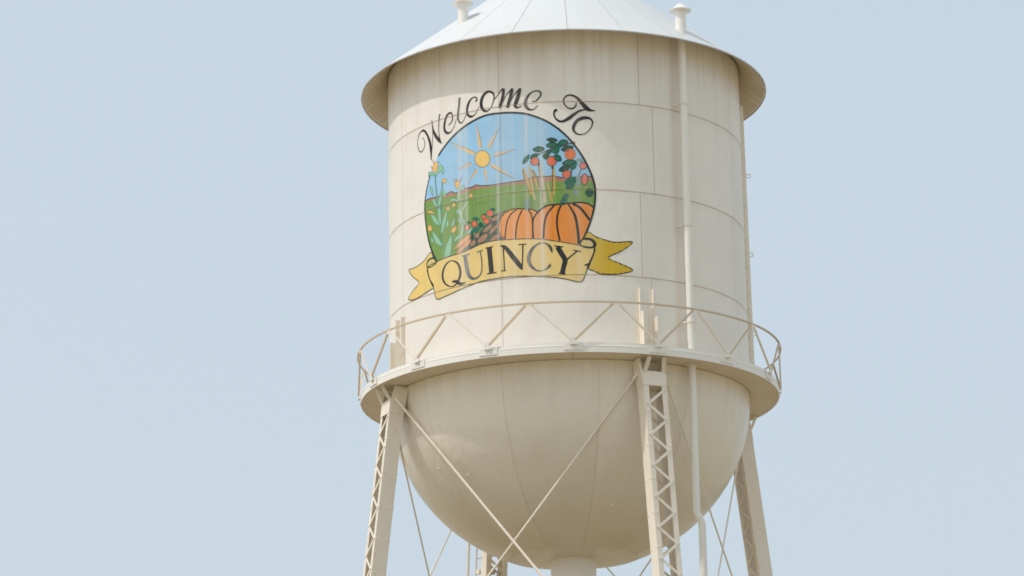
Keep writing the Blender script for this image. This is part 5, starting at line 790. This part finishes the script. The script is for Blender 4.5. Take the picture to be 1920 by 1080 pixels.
cd = mw @ Vector((.47, .46, -1.2)); ce = mw @ Vector((.47, .46, -LLEN+.2))
MB().tube([cd, ce], .034, 8).build('conduit', M['pipe'], TW, True, 'thin conduit beside the rear leg ladder')

# ------------------------------------------------------------------ the painted mural (thin coats of paint on the shell)
def catmull(pts, closed, seg):
    n_ = len(pts); out_ = []; rng = n_ if closed else n_-1
    for i in range(rng):
        g_ = lambda j: pts[j % n_] if closed else pts[max(0, min(n_-1, j))]
        p0, p1, p2, p3 = g_(i-1), g_(i), g_(i+1), g_(i+2)
        L_ = math.dist(p1[:2], p2[:2]); m_ = max(1, min(seg, int(L_/.02)))
        for k_ in range(m_):
            u = k_/m_; out_.append(tuple(.5*((2*b_)+(-a+c)*u+(2*a-5*b_+4*c-d)*u*u+(-a+3*b_-3*c+d)*u**3) for a, b_, c, d in zip(p0, p1, p2, p3)))
    if not closed: out_.append(tuple(pts[-1]))
    return out_
CUTZ = [s for s in SEAMS[:3]]
def cut_and_wrap(bm, off):
    def bis(co, no): 
        bmesh.ops.bisect_plane(bm, geom=bm.verts[:]+bm.edges[:]+bm.faces[:], dist=1e-6, plane_co=co, plane_no=no)
    xs = [v.co.x for v in bm.verts]; zs = [v.co.y for v in bm.verts]
    if not xs: return
    x0, x1, y0, y1 = min(xs), max(xs), min(zs), max(zs)
    st = .12; i = math.ceil(x0/st)
    while i*st < x1: bis((i*st, 0, 0), (1, 0, 0)); i += 1
    kill = []
    for z in CUTZ:
        if y0 < z < y1: bis((0, z-.008, 0), (0, 1, 0)); bis((0, z+.008, 0), (0, 1, 0)); kill.append(('z', z, .008))
    for k_ in range(1, 4):
        for s0 in (RING_SEAMS[k_][1],):
            sx = rad(s0)*RS
            if x0 < sx < x1: 
                bis((sx-.004, 0, 0), (1, 0, 0)); bis((sx+.004, 0, 0), (1, 0, 0)); kill.append(('x', sx, .004, LEV[k_+1], LEV[k_]))
    dele = []
    for f in bm.faces:
        c = f.calc_center_median()
        for q in kill:
            if q[0] == 'z' and abs(c.y-q[1]) < q[2]: dele.append(f); break
            if q[0] == 'x' and abs(c.x-q[1]) < q[2] and q[3] < c.y < q[4]: dele.append(f); break
    if dele: bmesh.ops.delete(bm, geom=dele, context='FACES')
    for v in bm.verts: v.co = P(RS+off, v.co.x/RS, v.co.y)
def decal(name, m, bm, off, parent):
    cut_and_wrap(bm, off)
    for f in bm.faces:
        f.normal_update(); c = f.calc_center_median()
        if f.normal.dot(Vector((c.x, c.y, 0))) < 0: f.normal_flip()
        f.smooth = True
    me = bpy.data.meshes.new(name); bm.to_mesh(me); bm.free(); me.materials.append(m)
    return obj(name, me, parent)
roots = {}
bump_n = 0
NAMES = {'welcome': 'welcome_lettering', 'banner': 'banner', 'mural': 'mural'}
LIFT = .0012
def getroot(grp):
    return roots.get(grp, TW)
# sort so that each group's own body comes first
for rec in sorted(MURAL, key=lambda r: (r[2] != '', )):
    kind, grp, name, mk, layer, flag, data = rec
    bump_n += 1
    off = LIFT+layer*.0005+(bump_n % 9)*.00004
    bm = bmesh.new()
    if kind == 'F':
        pts = catmull([tuple(q) for q in data], True, 6 if flag else 3)
        tri = tessellate_polygon([[Vector((q[0], q[1], 0)) for q in pts]])
        vs = [bm.verts.new((q[0], q[1], 0)) for q in pts]
        for a, b_, c in tri:
            try: bm.faces.new((vs[a], vs[b_], vs[c]))
            except ValueError: pass
    else:
        for si, s in enumerate(data):
            pts = catmull([tuple(q) for q in s], bool(flag), 6)
            if flag: pts.append(pts[0])
            prev = None; first = None; n_ = len(pts)
            for i, q in enumerate(pts):
                if flag and i == n_-1: cur = first
                else:
                    a = pts[i-1] if i else (pts[-2] if flag else q); b_ = pts[i+1] if i < n_-1 else q
                    dx, dy = b_[0]-a[0], b_[1]-a[1]; L_ = math.hypot(dx, dy) or 1; h = max(q[2]*1.2, .010)/2
                    cur = (bm.verts.new((q[0]-dy/L_*h, q[1]+dx/L_*h, 0)), bm.verts.new((q[0]+dy/L_*h, q[1]-dx/L_*h, 0)))
                    if i == 0: first = cur
                if prev: 
                    try: bm.faces.new((prev[0], prev[1], cur[1], cur[0]))
                    except ValueError: pass
                prev = cur
        # strokes of one letter that cross each other sit on hair-thin separate coats
    if kind == 'S' and len(data) > 1:
        bm.verts.ensure_lookup_table()
        islands = {}; 
        tag_ = {}
        idx = 0
        for v in bm.verts:
            if v in tag_: continue
            stack = [v]; tag_[v] = idx
            while stack:
                u = stack.pop()
                for e in u.link_edges:
                    o_ = e.other_vert(u)
                    if o_ not in tag_: tag_[o_] = idx; stack.append(o_)
            idx += 1
        parts = []
        for j in range(idx):
            b2 = bmesh.new(); mp = {}
            for v in bm.verts:
                if tag_[v] == j: mp[v] = b2.verts.new(v.co)
            for f in bm.faces:
                if f.verts[0] in mp: b2.faces.new([mp[v] for v in f.verts])
            cut_and_wrap(b2, off+j*.00006); parts.append(b2)
        bm.free(); bm = bmesh.new()
        for b2 in parts:
            me_ = bpy.data.meshes.new('tmp'); b2.to_mesh(me_); b2.free(); bm.from_mesh(me_); bpy.data.meshes.remove(me_)
        for f in bm.faces:
            f.normal_update(); c = f.calc_center_median()
            if f.normal.dot(Vector((c.x, c.y, 0))) < 0: f.normal_flip()
            f.smooth = True
        nm = name or NAMES[grp]
        if grp == 'welcome' and grp not in roots:
            e_ = bpy.data.objects.new('welcome_lettering', None); COL.objects.link(e_); e_.parent = TW; e_['label'] = 'black script words Welcome To arched over the mural'; roots[grp] = e_
        me = bpy.data.meshes.new(nm); bm.to_mesh(me); bm.free(); me.materials.append(MU[mk]); obj(nm, me, getroot(grp)); continue
    if grp == 'welcome' and grp not in roots:
        e_ = bpy.data.objects.new('welcome_lettering', None); COL.objects.link(e_); e_.parent = TW; e_['label'] = 'black script words Welcome To arched over the mural'; roots[grp] = e_
    o = decal(name or NAMES[grp], MU[mk], bm, off, TW if not name else getroot(grp))
    if not name:
        roots[grp] = o
        o['label'] = {'mural': 'round painted mural of a farm field under a blue sky', 'banner': 'yellow ribbon banner lettered QUINCY'}[grp]

# rivet heads along the upright joint, painted over with the mural
mr = MB(); z = 18.9
while z < 23.40:
    t0_ = rad(RING_SEAMS[1 if z > 21.85 else 2 if z > 19.96 else 3][1])-.035/RS
    c = P(RS+.002, t0_, z); o_ = P(1, t0_, 0); x_ = Vector((cos(t0_), sin(t0_), 0)); y_ = Vector((0, 0, 1))
    mr.add([c+(x_*cos(q*pi/3)+y_*sin(q*pi/3))*.0105 for q in range(6)]+[c+o_*.006], [(q, (q+1) % 6, 6) for q in range(6)])
    z += .075
mr.build('painted_rivets', M['rim'], roots['mural'], kind='stuff')
